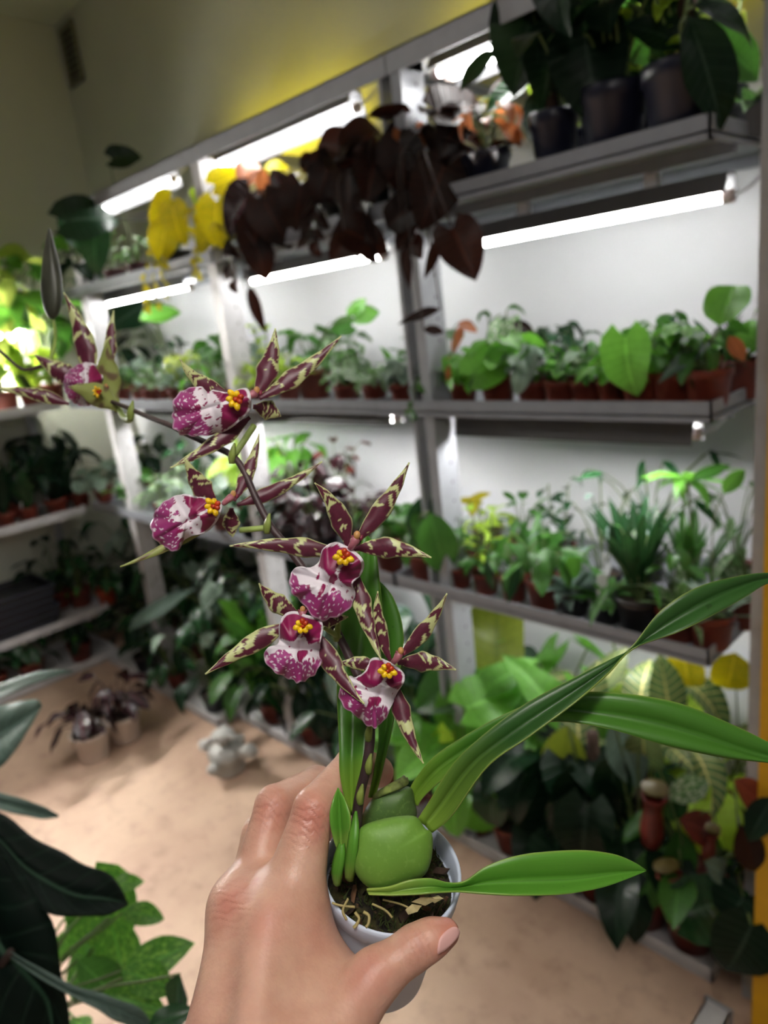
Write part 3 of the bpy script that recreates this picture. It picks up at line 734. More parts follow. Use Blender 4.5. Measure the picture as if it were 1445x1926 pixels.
# third shelf, back
P('third', 'b', 1390, 'tall thin white stemmed plant at the shelf end', TM, [('stalk', 'lance', 'pale', 12, .06, .22)])
P('third', 'm', 1290, 'tall palm like seedling with drooping top leaves', BS, [('spike', 'lance', 'bright', 9, .11, .24), ('upright', 'strap', 'green', 8, .18, 0)], [(1340, 885, 1.42, 90, -25, 'lance', 'green')])
P('third', 'b', 1220, 'fine stemmed plant with dark drooping leaflets', BS, [('stalk', 'lance', 'deep', 12, .08, .26)])
P('third', 'm', 1140, 'thin stemmed plant with nodding leaves and white label', BS, [('stalk', 'lance', 'grey', 10, .07, .22)], tags_=2)
P('third', 'b', 1060, 'dark nodding leaved plant by the wall', TS, [('stem', 'oval', 'deep', 12, .06, .16)], tags_=1)
P('third', 'b', 980, 'bronze green bush by the wall', TS, [('bush', 'oval', 'green', 14, .06, .12)])
P('third', 'b', 918, 'brown pot with yellow orchid like bloom', TM, [('stalk', 'lance', 'lime', 6, .07, .05)], [(880, 940, 1.55, 55, -170, 'lance', 'yellow'), (905, 930, 1.56, 50, -30, 'lance', 'yellow'), (890, 950, 1.54, 40, 100, 'oval', 'yellow')], tags_=2)
P('third', 'b', 640, 'crimson speckled flowering plant by the wall', TM, [('stalk', 'oval', 'blackred', 12, .06, .20), ('stalk', 'round', 'red', 6, .035, .24)])
P('third', 'b', 560, 'bright lit broad leaved plant under the middle lamp', TM, [('stalk', 'oval', 'bright', 12, .12, .24)])
P('third', 'b', 480, 'bright lit lettuce green plant under the middle lamp', TM, [('stalk', 'heart', 'lime', 11, .11, .22)])
P('third', 'b', 380, 'dark broad leaved plant behind the silver bushes', TM, [('stalk', 'oval', 'deep', 10, .10, .20)])
P('third', 'b', 285, 'dark leaved plant by the corner wall', TM, [('stalk', 'oval', 'dark', 10, .12, .22)])
# ---- bottom shelf
P('bottom', 'm', 1395, 'glossy dark hanging leaves beside the yellow post', TL, [('stalk', 'oval', 'dark', 9, .13, .18), ('stalk', 'oval', 'red', 7, .10, .38)],
  [(1350, 1700, 1.22, 120, -20, 'heart', 'deep'), (1370, 1740, 1.20, 110, 120, 'heart', 'dark'), (1390, 1800, 1.16, 120, 110, 'heart', 'dark'), (1420, 1500, 1.2, 100, 40, 'oval', 'red'), (1410, 1600, 1.18, 100, 70, 'oval', 'bronze'), (1430, 1540, 1.16, 90, 120, 'oval', 'dark'), (1360, 1640, 1.24, 80, 30, 'oval', 'grey')])
P('bottom', 'b', 1395, 'tall yellow green plant in white pot beside the yellow post', (.055, .20, M_LABEL), [('stalk', 'heart', 'lime', 7, .09, .20), ('stalk', 'oval', 'red', 6, .09, .12)],
  [(1290, 1260, 1.50, 70, 80, 'round', 'yellow'), (1375, 1270, 1.50, 70, 100, 'round', 'yellow')])
P('bottom', 'f', 1300, 'red pitcher plant with hanging pitchers', TL, [('stalk', 'oval', 'green', 8, .13, .28), ('stalk', 'lance', 'red', 6, .10, .20)],
  [(1300, 1480, 1.28, 90, -30, 'oval', 'pale'), (1260, 1500, 1.28, 110, 70, 'oval', 'deep'), (1330, 1560, 1.26, 110, 20, 'oval', 'red'), (1280, 1620, 1.25, 110, 90, 'oval', 'green')])
P('bottom', 'f', 1212, 'large brown pot of tall cream striped leaves', (.066, .105, M_TERRA), [('stalk', 'oval', 'dark', 9, .16, .25)],
  [(1255, 1300, 1.40, 120, -100, 'oval', 'cream'), (1205, 1290, 1.42, 120, -80, 'oval', 'cream'), (1180, 1420, 1.30, 130, 70, 'oval', 'grey'), (1210, 1430, 1.31, 130, 85, 'oval', 'cream'), (1150, 1480, 1.28, 130, 95, 'oval', 'dark')], pole=.35)
P('bottom', 'f', 1125, 'brown pot of dark velvet leaves with cream veins', TL, [('stalk', 'heart', 'dark', 9, .15, .30)],
  [(1110, 1310, 1.42, 120, -80, 'oval', 'cream'), (1150, 1260, 1.5, 90, -60, 'oval', 'cream'), (1085, 1370, 1.36, 120, -95, 'oval', 'cream'), (1060, 1440, 1.3, 150, 95, 'oval', 'olive'), (1100, 1530, 1.27, 130, 90, 'heart', 'dark')], pole=.38)
P('bottom', 'f', 1040, 'dark leaved plant hidden behind the long orchid leaf', TL, [('stalk', 'heart', 'dark', 12, .14, .30)], [(1040, 1520, 1.26, 140, 95, 'heart', 'dark'), (1005, 1500, 1.26, 130, 80, 'heart', 'deep')])
P('bottom', 'f', 965, 'brown pot with one broad dark hanging heart leaf', (.056, .09, M_TERRA), [('stalk', 'heart', 'deep', 8, .11, .26)], [(990, 1500, 1.24, 120, 80, 'heart', 'deep'), (1000, 1280, 1.4, 120, -130, 'arrow', 'bright')])
P('bottom', 'f', 900, 'brown pot of bright green heartleaf philodendron', (.05, .085, M_TERRA), [('stalk', 'heart', 'bright', 12, .13, .34)],
  [(860, 1350, 1.28, 120, 130, 'heart', 'bright'), (900, 1500, 1.24, 150, 60, 'heart', 'bright'), (930, 1310, 1.34, 110, -20, 'heart', 'bright'), (850, 1430, 1.26, 100, 90, 'heart', 'lime'), (880, 1270, 1.4, 110, 170, 'heart', 'bright'), (970, 1260, 1.42, 90, -30, 'arrow', 'bright')])
P('bottom', 'f', 830, 'bright green leaved plant behind the hand held orchid', TM, [('stalk', 'heart', 'bright', 10, .11, .34)], [(830, 1300, 1.3, 110, 150, 'heart', 'green')])
P('bottom', 'b', 930, 'tall plant with one huge ribbed olive leaf', TL, [('stalk', 'oval', 'deep', 6, .16, .34)], [(935, 1195, 1.50, 150, -90, 'olv', 'olive')])
P('bottom', 'b', 1060, 'bright arrow leaved plant by the wall', TL, [('stalk', 'arrow', 'bright', 9, .15, .42)])
P('bottom', 'b', 1200, 'tall striped leaved plant by the wall', TL, [('stalk', 'oval', 'cream', 10, .15, .48)])
P('bottom', 'b', 1330, 'yellow green leaved plant by the wall', TL, [('stalk', 'heart', 'lime', 8, .13, .45)])
P('bottom', 'f', 745, 'pinkish brown pot with grey green leaves below the flower', TL, [('stalk', 'oval', 'grey', 10, .13, .40)])
P('bottom', 'm', 665, 'dark leaved plant behind the fingers', TL, [('stalk', 'oval', 'dark', 12, .13, .36)])
P('bottom', 'f', 590, 'brown pot of dark hanging leaves behind the fingers', (.055, .09, M_TERRA), [('stalk', 'oval', 'dark', 12, .11, .28)])
P('bottom', 'f', 515, 'brown pot of broad upright green leaves', (.055, .09, M_TERRA), [('stalk', 'oval', 'green', 10, .16, .30), ('upright', 'oval', 'green', 6, .34, 0)])
P('bottom', 'f', 795, 'dark arrow leaved plant in brown pot below the orchid', TM, [('stalk', 'arrow', 'deep', 9, .12, .30)])
P('bottom', 'f', 695, 'mid green oval leaved plant in brown pot behind the spike', TM, [('stalk', 'oval', 'deep', 10, .11, .34)])
P('bottom', 'f', 640, 'black leaved plant in black pot behind the fingers', BM, [('stalk', 'heart', 'dark', 10, .11, .30)])
P('bottom', 'f', 553, 'dark upright leaved plant in black pot', BM, [('upright', 'oval', 'deep', 9, .26, 0), ('stalk', 'oval', 'dark', 6, .10, .24)])
P('bottom', 'm', 545, 'bright green tall leaved plant in the middle of the shelf', TL, [('upright', 'oval', 'bright', 7, .36, 0), ('stalk', 'oval', 'deep', 8, .12, .34)])
P('bottom', 'b', 540, 'dark dense plant by the wall', TL, [('stalk', 'oval', 'dark', 14, .15, .48)])
P('bottom', 'b', 800, 'tall mid green plant by the wall', TL, [('stalk', 'heart', 'deep', 12, .14, .48)])
P('bottom', 'n', 405, 'dark glossy plant in black pot by the tray end', BM, [('stalk', 'oval', 'dark', 10, .11, .24), ('stalk', 'oval', 'silver', 3, .07, .30)])  # silver leaves put white highlights into the colour
P('bottom', 'n', 335, 'low dark bush in brown pot at the tray front', TM, [('stalk', 'oval', 'deep', 12, .10, .22)])
P('bottom', 'n', 275, 'drooping dark plant in black pot at the tray front', BM, [('stalk', 'oval', 'dark', 12, .12, .24)])
P('bottom', 'm', 260, 'dark glossy plant nearest the corner', TL, [('stalk', 'oval', 'dark', 12, .13, .34), ('stalk', 'oval', 'silver', 4, .08, .36)])  # highlights on the dark gloss are drawn as silver leaves
P('bottom', 'b', 240, 'tall dark plant in the corner behind the others', TL, [('stalk', 'oval', 'deep', 13, .14, .5)])
P('bottom', 'b', 720, 'tall grey leaved plant by the wall', TL, [('stalk', 'oval', 'grey', 10, .14, .48)])
P('bottom', 'b', 600, 'tall glossy plant by the wall', TL, [('stalk', 'oval', 'deep', 12, .13, .46)])
P('bottom', 'b', 490, 'tall white lit plant by the wall', TL, [('stalk', 'oval', 'silver', 12, .12, .46)])
P('bottom', 'm', 440, 'black pot of glossy dark leaves', (.06, .09, M_BLACK), [('stalk', 'oval', 'deep', 12, .12, .34), ('stalk', 'oval', 'silver', 6, .08, .36)])  # silver leaves stand in for bright highlights
P('bottom', 'm', 372, 'brown pot of glossy dark leaves with white lit tips', (.055, .09, M_TERRA), [('stalk', 'oval', 'deep', 13, .12, .36), ('stalk', 'heart', 'silver', 5, .08, .40)])  # lit tips are silver leaves, the highlight held in their colour
P('bottom', 'm', 310, 'dark spreading plant with long grey leaf', TL, [('stalk', 'oval', 'dark', 12, .14, .34)], [(270, 1190, 1.25, 130, 150, 'lance', 'grey'), (300, 1140, 1.25, 130, -40, 'lance', 'grey')])
P('bottom', 'b', 410, 'tall dark green plant in the shaded corner', TL, [('stalk', 'oval', 'deep', 13, .14, .48)])
P('bottom', 'b', 320, 'tall silver dusted plant in the shaded corner', TL, [('stalk', 'heart', 'silver', 12, .11, .48)])
# middle rows that fill the shelves behind the flowers
P('second', 'm', 660, 'white edged ivy in brown pot', TS, [('bush', 'heart', 'pale', 16, .05, .10)])
P('second', 'm', 520, 'pale lime mounded plant in brown pot', TS, [('bush', 'round', 'palelime', 16, .045, .11)])
P('second', 'm', 465, 'silver dusted heart leaved plant in brown pot', TS, [('stalk', 'heart', 'silver', 14, .06, .12)])
P('second', 'm', 410, 'cream speckled leafy plant in brown pot', TS, [('bush', 'oval', 'pale', 16, .05, .12)])
P('second', 'm', 360, 'pale lime heart leaved plant in brown pot', TS, [('stalk', 'heart', 'palelime', 12, .06, .12)])
P('second', 'm', 310, 'whitish fern like plant in brown pot', TS, [('rosette', 'lance', 'pale', 16, .11, 0)])
P('second', 'm', 262, 'grey silver bush in brown pot', TS, [('bush', 'round', 'silver', 16, .05, .12)])
P('second', 'm', 790, 'pale veined plant half behind the upright', TS, [('bush', 'oval', 'pale', 14, .045, .10)])
P('second', 'm', 1190, 'mid green bush between the front pots', TS, [('bush', 'oval', 'green', 14, .05, .09)])
P('second', 'm', 1085, 'deep green low bush between the front pots', TS, [('bush', 'oval', 'deep', 14, .05, .09)])
P('third', 'm', 745, 'narrow leaved green plant beside the upright', TS, [('rosette', 'lance', 'green', 14, .13, 0)])
P('third', 'm', 690, 'purple black clump with pale glints', TS, [('bush', 'oval', 'blackred', 16, .06, .16)])
P('third', 'm', 590, 'black red tall clump in brown pot', TS, [('stalk', 'oval', 'blackred', 16, .07, .20)])
P('third', 'm', 440, 'white veined mound in brown pot', TS, [('bush', 'heart', 'silver', 16, .06, .15)])
P('third', 'm', 345, 'pale speckled mound in brown pot', TS, [('bush', 'oval', 'pale', 16, .055, .15)])
P('third', 'm', 230, 'silver round leaved mound by the corner upright', TS, [('bush', 'round', 'silver', 14, .055, .15)])
P('third', 'm', 900, 'yellow green bushy seedling in brown pot', TS, [('bush', 'oval', 'lime', 14, .05, .12)])
P('third', 'm', 1010, 'green arching leaved plant in brown pot', TS, [('rosette', 'lance', 'green', 14, .15, 0)])
P('top', 'm', 1220, 'lime leaved climber half hidden behind the navy pots', (.05, .09, M_NAVY), [('stem', 'oval', 'lime', 14, .06, .26)])
P('top', 'm', 1100, 'yellow green climber half hidden behind the navy pots', (.05, .09, M_NAVY), [('stem', 'heart', 'lime', 14, .055, .24)])
P('top', 'm', 1350, 'pale lime climber behind the widest navy pot', (.05, .09, M_NAVY), [('stem', 'heart', 'palelime', 14, .055, .26)])
PROFILES['olv'] = (lambda u: .30 * min(1, u * 4 + .15) ** .6 * min(1, (1 - u) * 5 + .05) ** .7, 0)

ORD = 'first second third fourth fifth sixth seventh eighth ninth tenth eleventh twelfth thirteenth fourteenth fifteenth sixteenth seventeenth eighteenth nineteenth twentieth'.split()
for p in PLANTS:
    z = SHELF[p['shelf']][0]
    loc = np.array([x_at(p['px'], ROWY[p['row']], z + .03), ROWY[p['row']], z])
    p['loc'] = loc
SIZE = {'top': .92, 'second': .88, 'third': 1.0, 'bottom': 1.05}
DENSE = {'top': 1.25, 'second': 1.5, 'third': 1.45, 'bottom': 1.35}
for p in PLANTS:
    p['groups'] = [(g[0], g[1], g[2], int(g[3] * DENSE[p['shelf']] + .5), g[4] * SIZE[p['shelf']], g[5] * 1.05) for g in p['groups']]
    lab = p['desc'] + ', ' + SHELF[p['shelf']][1]
    plant_at(lab, p['loc'], p['pot'], p['groups'], p['extra'], 'potted plants on the ' + SHELF[p['shelf']][1], p['tags'], p['pole'], stem=p['stem'])


# ---- end rack
def y_at(px, x, z):
    a = R.T; u = (px - CX) / F_PX; q = np.array([x, 0, z - CAM[2]])
    return (a[0] @ q - u * (a[2] @ q)) / (u * a[2][1] - a[0][1])


for i, (px, z, x, desc, pot, groups) in enumerate((
    (8, .79, -3.46, 'brown pot of dark strap leaves farthest from the corner upright', TM, [('upright', 'lance', 'dark', 9, .26, 0)]),
    (52, .79, -3.46, 'brown pot of dark leaves with a white label', TM, [('upright', 'lance', 'deep', 8, .25, 0), ('stalk', 'oval', 'dark', 5, .10, .18)]),
    (105, .79, -3.47, 'brown pot of dark leaves with broad white saucer rim', (.055, .08, M_TERRA), [('upright', 'oval', 'dark', 9, .24, 0)]),
    (150, .79, -3.48, 'brown pot with pale round lit leaf next to the corner upright', TM, [('stalk', 'round', 'silver', 8, .06, .12)]),
    (30, .79, -3.66, 'tall dark plant against the end wall', TL, [('stalk', 'oval', 'dark', 14, .15, .28)]),
    (120, .79, -3.66, 'tall dark spreading plant against the end wall', TL, [('stalk', 'oval', 'dark', 14, .14, .30)]),
    (200, .285, -3.47, 'orange pot tilted against the corner upright', (.05, .085, M_TERRA2), [('stalk', 'oval', 'deep', 10, .09, .14)]),
    (150, .285, -3.58, 'dark bushy plant behind the black trays', TL, [('stalk', 'oval', 'deep', 20, .09, .26), ('bush', 'oval', 'green', 8, .05, .2)]),
    (110, .285, -3.66, 'dark leafy plant by the end wall behind black trays', TL, [('stalk', 'oval', 'dark', 16, .10, .30)]),
    (60, .045, -3.50, 'shaded green plant low on the end rack', TL, [('stalk', 'oval', 'deep', 14, .10, .15)]),
    (150, .045, -3.50, 'shaded dark plant low on the end rack by the corner', TL, [('stalk', 'oval', 'dark', 14, .10, .15), ('bush', 'oval', 'green', 8, .05, .14)]),
    (-10, .045, -3.50, 'shaded plant low on the end rack at the picture edge', TL, [('stalk', 'oval', 'deep', 14, .10, .15)]),
    (10, SEC, -3.50, 'lamp lit lime pothos with the palest leaves', TL, [('stalk', 'heart', 'palelime', 26, .13, .55), ('stalk', 'heart', 'lime', 10, .11, .22)]),
    (62, SEC, -3.47, 'lamp lit yellow leaved plant beside the corner upright', TL, [('stalk', 'heart', 'lime', 18, .09, .16), ('stalk', 'heart', 'bright', 16, .15, .62)]),
    (100, SEC, -3.60, 'green plant with long leaves under the bright lamp', TL, [('stalk', 'oval', 'green', 18, .20, .66)]),
    (-30, SEC, -3.60, 'tall lime plant under the middle of the bright lamp', TL, [('stalk', 'heart', 'palelime', 22, .15, .6)]),
)):
    zz = z - .024
    loc = (x, y_at(px, x, z + .03), zz)
    tagn = 1 if i in (1, 2) else 0
    plant_at(desc, loc, pot, groups, (), 'potted plants on the end rack', tagn)

M_TRAYRIM = plain('lightened_black_plastic', rgb(52, 54, 68), .4, .1)  # rim black lightened in colour to make up for missing light
# stack of black trays on the end rack
for k in range(6):
    y0 = .62 + .012 * ((k * 7) % 3); z0 = .285 - .024 + k * .034
    o = empty('seed_tray', (-3.56, y0 + .2, z0), None, ('topmost' if k == 5 else 'lowest' if k == 0 else ORD[k] + ' from bottom') + ' black plastic tray in the stack on the end rack', 'tray', 'stack of black trays')
    b = MB(); x0, x1 = -3.72, -3.42
    b.box(x0 + .01, x1 - .01, y0 + .01, y0 + .39, z0, z0 + .003)
    for a in ((x0 + .006, x0 + .01, y0 + .006, y0 + .394), (x1 - .01, x1 - .006, y0 + .006, y0 + .394), (x0 + .01, x1 - .01, y0 + .006, y0 + .01), (x0 + .01, x1 - .01, y0 + .39, y0 + .394)):
        b.box(*a, z0, z0 + .028)
    b.build('basin', M_BLACK, o)
    b = MB()
    for a in ((x0, x0 + .012, y0, y0 + .4), (x1 - .012, x1, y0, y0 + .4), (x0 + .012, x1 - .012, y0, y0 + .012), (x0 + .012, x1 - .012, y0 + .388, y0 + .4)):
        b.box(*a, z0 + .026, z0 + .032)
    b.build('rim', M_TRAYRIM, o)

# ---- hanging pitchers of the pitcher plant, each a part of it
pp = next(o for o in bpy.data.objects if o.get('label', '').startswith('red pitcher plant'))
M_PITCH = plain('pitcher_red', rgb(104, 34, 28), .35, .35, 25)
M_PITCHG = plain('pitcher_green', rgb(96, 84, 44), .4, .2)
for (px, py, y, lp, tilt) in ((1228, 1545, 1.24, 125, 4), (1272, 1695, 1.21, 120, -14), (1335, 1590, 1.25, 70, 8)):
    Pc = on_y(px, py, y); dd = depth_of(Pc); L = lp / F_PX * dd
    prof = [(.002, -.5), (.09, -.48), (.15, -.38), (.18, -.2), (.165, 0), (.14, .2), (.15, .38), (.19, .45), (.20, .47), (.17, .48), (.13, .40), (.12, .1)]
    V, Fc = lathe([(r * L, z * L) for r, z in prof], 14)
    Rm = Matrix.Rotation(math.radians(tilt), 3, 'Y')
    V = [np.array(Rm @ Vector(v)) + Pc for v in V]
    pit = mesh_obj('pitcher', V, Fc, M_PITCH, pp)
    top = np.array(Rm @ Vector((0, .16 * L, .47 * L))) + Pc
    V = [top + np.array(Rm @ Vector((.2 * L * math.cos(a) * s, -.16 * L + .2 * L * math.sin(a) * s, .16 * L + .05 * L * (1 - s * s)))) for s in (.05, .55, 1) for a in np.linspace(0, 2 * math.pi, 12, endpoint=False)]
    V += [v - np.array([0, 0, .004]) for v in V]
    Fc = [(i * 12 + k, i * 12 + (k + 1) % 12, (i + 1) * 12 + (k + 1) % 12, (i + 1) * 12 + k) for i in (0, 1, 3, 4) for k in range(12)]
    mesh_obj('pitcher_lid', V, Fc, M_PITCHG, pit)
    rt = np.array(pp.location) + np.array([0, 0, .085])
    MB().tube(catmull([rt, (rt + Pc) / 2 + np.array([0, -.02, .16]), Pc + np.array([0, .03, .05]), np.array(Rm @ Vector((0, 0, -.5 * L))) + Pc], 12), .0018, 5).build('tendril', M_STEM, pp, True)

# ---- two white pots standing on the floor
for (px, py, r, h, lab) in ((165, 1430, .072, .115, 'worn white pot of dark dried leaves on the floor, nearer of two'), (226, 1396, .070, .115, 'worn white pot of dark dried leaves on the floor beside another')):
    q = CAM + ray(px, py) * (-CAM[2] / ray(px, py)[2])
    plant_at(lab, (q[0], q[1] + .03, 0), (r, h, M_WHITEPOT), [('stalk', 'oval', 'blackred', 14, .10, .16), ('stalk', 'lance', 'bronze', 8, .10, .12)], (), 'white pots on the floor', stem=M_DSTEM)

# ---- pale plastic pipe fitting with valve knobs lying by the rack
q = CAM + ray(432, 1448) * (-CAM[2] / ray(432, 1448)[2])
M_FIT = plain('dusty_white_plastic', rgb(190, 190, 186), .5, .1)
ft = empty('hose_fitting', q, None, 'dusty white plastic hose fitting with stub ends standing on floor by the rack', 'hose fitting')
bx_ = np.array([q[0], q[1], 0])
V, Fc = lathe([(.001, 0), (.052, 0), (.058, .01), (.055, .05), (.062, .055), (.062, .085), (.045, .10), (.001, .105)], 18, bx_); mesh_obj('body', V, Fc, M_FIT, ft)
for ang, zz, L_, r_ in ((200, .07, .10, .018), (20, .08, .12, .020), (290, .045, .085, .016), (110, .06, .085, .016)):
    a = math.radians(ang); d = np.array([math.cos(a), math.sin(a), .15])
    p0 = bx_ + np.array([0, 0, zz]); MB().tube([p0 + d * .04, p0 + d * .07, p0 + d * .071, p0 + d * L_, p0 + d * (L_ + .001), p0 + d * (L_ + .012)], [r_, r_, r_ * 1.25, r_ * 1.25, r_ * .8, r_ * .8], 12).build('stub_pipe', M_FIT, ft, True)
V, Fc = lathe([(.001, .10), (.018, .10), (.018, .13), (.038, .132), (.040, .15), (.030, .158), (.001, .16)], 14, bx_); mesh_obj('knob', V, Fc, M_FIT, ft)
for k in range(3):
    a = k * 2.09 + .4; c_ = bx_ + np.array([.046 * math.cos(a), .046 * math.sin(a), .142]); V, Fc = lathe([(.001, -.012), (.012, -.008), (.014, 0), (.012, .008), (.001, .012)], 10, c_); mesh_obj('knob_grip', V, Fc, M_FIT, ft)

# ------------------------------------------------------------------ the hand-held orchid
S = 0.9                                   # overall scale of the hand and pot (metres per built unit)


def fg(px, py, d): return CAM + ray(px, py) * (d * S)


def cw(c): return CAM + R @ (np.asarray(c) * S)          # camera-space point (right, down, forward) -> world


def cc(px, py, d): return np.array([(px - CX) / F_PX * d, (py - CY) / F_PX * d, d])


POT_D = .36
pc = cc(737, 1634, POT_D)                 # centre of the rim
v_ = pc / np.linalg.norm(pc)
wup = np.array([.12, -1.0, 0]); wup -= v_ * wup.dot(v_); wup /= np.linalg.norm(wup)
el = math.radians(52)
pu = -v_ * math.sin(el) + wup * math.cos(el)            # pot axis, up
pa = np.cross(pu, np.array([0, 0, 1.0])); pa /= np.linalg.norm(pa); pb = np.cross(pu, pa)
PR, PH = .0352, .082


def potp(r, a, z): return pc + pa * r * math.cos(a) + pb * r * math.sin(a) + pu * z


orchid = empty('potted_orchid', cw(pc - pu * PH), None, 'speckled maroon and white spider orchid in small white pot held up by a hand', 'orchid')
M_POT = plain('white_pot_plastic', rgb(205, 216, 236), .35, .03, 20)
prof = [(.0005, -PH), (PR * .64, -PH), (PR * .68, -PH + .003), (PR * .90, -.012), (PR * .955, -.0115), (PR * .985, -.010), (PR * 1.0, -.002), (PR * .995, 0), (PR * .965, .0006), (PR * .94, -.001), (PR * .925, -.008), (PR * .88, -.030)]
n = 72
V = [cw(potp(r, 2 * math.pi * k / n, z)) for r, z in prof for k in range(n)]
Fc = [(i * n + k, i * n + (k + 1) % n, (i + 1) * n + (k + 1) % n, (i + 1) * n + k) for i in range(len(prof) - 1) for k in range(n)]
mesh_obj('pot', V, Fc, M_POT, orchid)


# substrate with bark, moss and roots
def moss_mat():
    t = NT('mossy_substrate'); t.b.inputs['Roughness'].default_value = .95
    a = t.noise(160.0, detail=5); b = t.noise(420.0)
    c = t.mix(t.ramp(a, .42, .62), rgb(24, 18, 12), rgb(62, 58, 24)); c = t.mix(t.ramp(b, .6, .72), c, rgb(98, 74, 46))
    t.base(c); t.bump(b, .9, .0015); return t.m


V, Fc = [], []
nr, na = 12, 48
for i in range(nr + 1):
    for k in range(na):
        r = PR * .915 * (i + .02) / nr; a = 2 * math.pi * k / na
        z = -.013 + .0035 * noise.noise(Vector((r * 160 * math.cos(a), r * 160 * math.sin(a), 3))) + .004 * (1 - i / nr)
        V.append(cw(potp(r, a, z)))
Fc = [(i * na + k, i * na + (k + 1) % na, (i + 1) * na + (k + 1) % na, (i + 1) * na + k) for i in range(nr) for k in range(na)]
mesh_obj('substrate', V, Fc, moss_mat(), orchid)
rg = random.Random(5)
M_CHIPS = [plain('bark_chip_dark', rgb(58, 40, 28), .9, .3, 200), plain('bark_chip_brown', rgb(96, 66, 42), .9, .3, 200), plain('bark_chip_pale', rgb(190, 176, 128), .8, .2, 200)]
M_MOSS = plain('green_moss', rgb(62, 74, 24), .95, .4, 200)
for k in range(64):
    a = rg.uniform(0, 6.28); r = PR * .86 * math.sqrt(rg.random()); c0 = potp(r, a, -.009 + rg.uniform(-.001, .003))
    s = rg.uniform(.0016, .004); q = [np.array([rg.uniform(-1, 1) for _ in range(3)]) for _ in range(3)]
    q = [x / np.linalg.norm(x) for x in q]
    V = []
    for sx in (-1, 1):
        for sy in (-.6, .6):
            for sz in (-.3, .3):
                V.append(cw(c0 + s * (q[0] * sx * rg.uniform(.7, 1.2) + q[1] * sy * rg.uniform(.6, 1.2) + q[2] * sz)))
    mesh_obj('bark_chip', V, [(0, 1, 3, 2), (4, 6, 7, 5), (0, 4, 5, 1), (2, 3, 7, 6), (0, 2, 6, 4), (1, 5, 7, 3)], M_CHIPS[0 if k % 3 else 1], orchid, False)
# pale bark flake at the front right of the pot
for pts in ([(776, 1698), (792, 1688), (812, 1687), (818, 1694), (800, 1704)], [(762, 1712), (776, 1700), (794, 1704), (784, 1714), (768, 1720)], [(804, 1690), (824, 1684), (832, 1690), (818, 1699)]):
    m_ = len(pts); dz = rg.uniform(0, .002)
    V = [fg(x + rg.uniform(-2, 2), y + rg.uniform(-2, 2), .331 + dz + rg.uniform(0, .003)) for x, y in pts] + [fg(x, y, .337 + dz) for x, y in pts]
    mesh_obj('pale_bark_flake', V, [tuple(range(m_)), tuple(range(2 * m_ - 1, m_ - 1, -1))] + [(k, (k + 1) % m_, m_ + (k + 1) % m_, m_ + k) for k in range(m_)], M_CHIPS[2], orchid, False)
M_ROOT = plain('pale_root', rgb(164, 150, 96), .6, .2, 100)
for pts, rr in (([(625, 1698), (640, 1703), (668, 1706)], .0009), ([(668, 1716), (676, 1728), (670, 1740), (665, 1745)], .0012), ([(684, 1715), (694, 1722), (693, 1738), (688, 1744)], .0012), ([(655, 1690), (645, 1712), (652, 1730)], .0010), ([(700, 1700), (725, 1712), (738, 1726)], .0009), ([(720, 1692), (752, 1700), (770, 1708)], .0008)):
    P3 = catmull([fg(x, y, .330 + (1745 - y) * .00016) for x, y in pts], 10); MB().tube(P3, rr * .62 * S, 7).build('root', M_ROOT, orchid, True)
# moss strands: nobody could count them
mb = MB()
for k in range(500):
    a = rg.uniform(0, 6.28); r = PR * .88 * math.sqrt(rg.random()); c0 = potp(r, a, -.010); d = np.array([rg.uniform(-1, 1), rg.uniform(-1, 1), rg.uniform(-1, 1)]) + pu * .5
    mb.tube([cw(c0), cw(c0 + d * .0014 + pu * .0010), cw(c0 + d * .003 + pu * rg.uniform(0, .0015))], [.00035, .0003, .0001], 3, False)
mb.build('moss_strands', M_MOSS, orchid, True, kind='stuff')


# ---- leaves
def orchid_leaf_mat(name, tip, base, split=.25):
    t = NT(name); t.b.inputs['Roughness'].default_value = .38
    uv = t.n('ShaderNodeUVMap'); sp = t.n('ShaderNodeSeparateXYZ', {0: uv.outputs[0]}); u, v = sp.outputs[0], sp.outputs[1]
    av = t.math('MULTIPLY', t.math('ABSOLUTE', t.math('SUBTRACT', v, .5)), 2.0)
    c = t.mix(t.ramp(u, .0, split), base, tip)
    st = t.n('ShaderNodeTexNoise', {'Vector': uv.outputs[0], 'Scale': 1.0}); mp = t.n('ShaderNodeMapping', {0: uv.outputs[0]}); mp.inputs[3].default_value = (3, 70, 1)
    t.t.links.new(mp.outputs[0], st.inputs['Vector'])
    dk = tuple(x * .72 for x in tip[:3]) + (1,)
    c = t.mix(t.math('MULTIPLY', t.ramp(st.outputs[0], .4, .7), .35), c, dk)
    c = t.mix(t.math('MULTIPLY', t.math('SUBTRACT', 1.0, t.ramp(av, .015, .05)), .45), c, tuple(x * .45 for x in tip[:3]) + (1,))
    c = t.mix(t.math('MULTIPLY', t.ramp(av, .93, 1.0), .5), c, rgb(170, 190, 90))
    sp2 = t.ramp(t.noise(90.0, 'Object', 2.0), .735, .76)
    c = t.mix(t.math('MULTIPLY', sp2, .6), c, rgb(30, 50, 20))
    t.base(c); t.bump(st.outputs[0], .12, .0006)
    t.translucent(tuple(min(1, x * 1.6) for x in tip[:3]) + (1,), .22); return t.m


OL = orchid_leaf_mat('orchid_leaf', rgb(74, 126, 42), rgb(150, 186, 62))
OLD = orchid_leaf_mat('orchid_leaf_dark', rgb(54, 96, 42), rgb(132, 164, 56))
OLB = orchid_leaf_mat('orchid_leaf_light', rgb(96, 158, 52), rgb(176, 200, 96), .35)


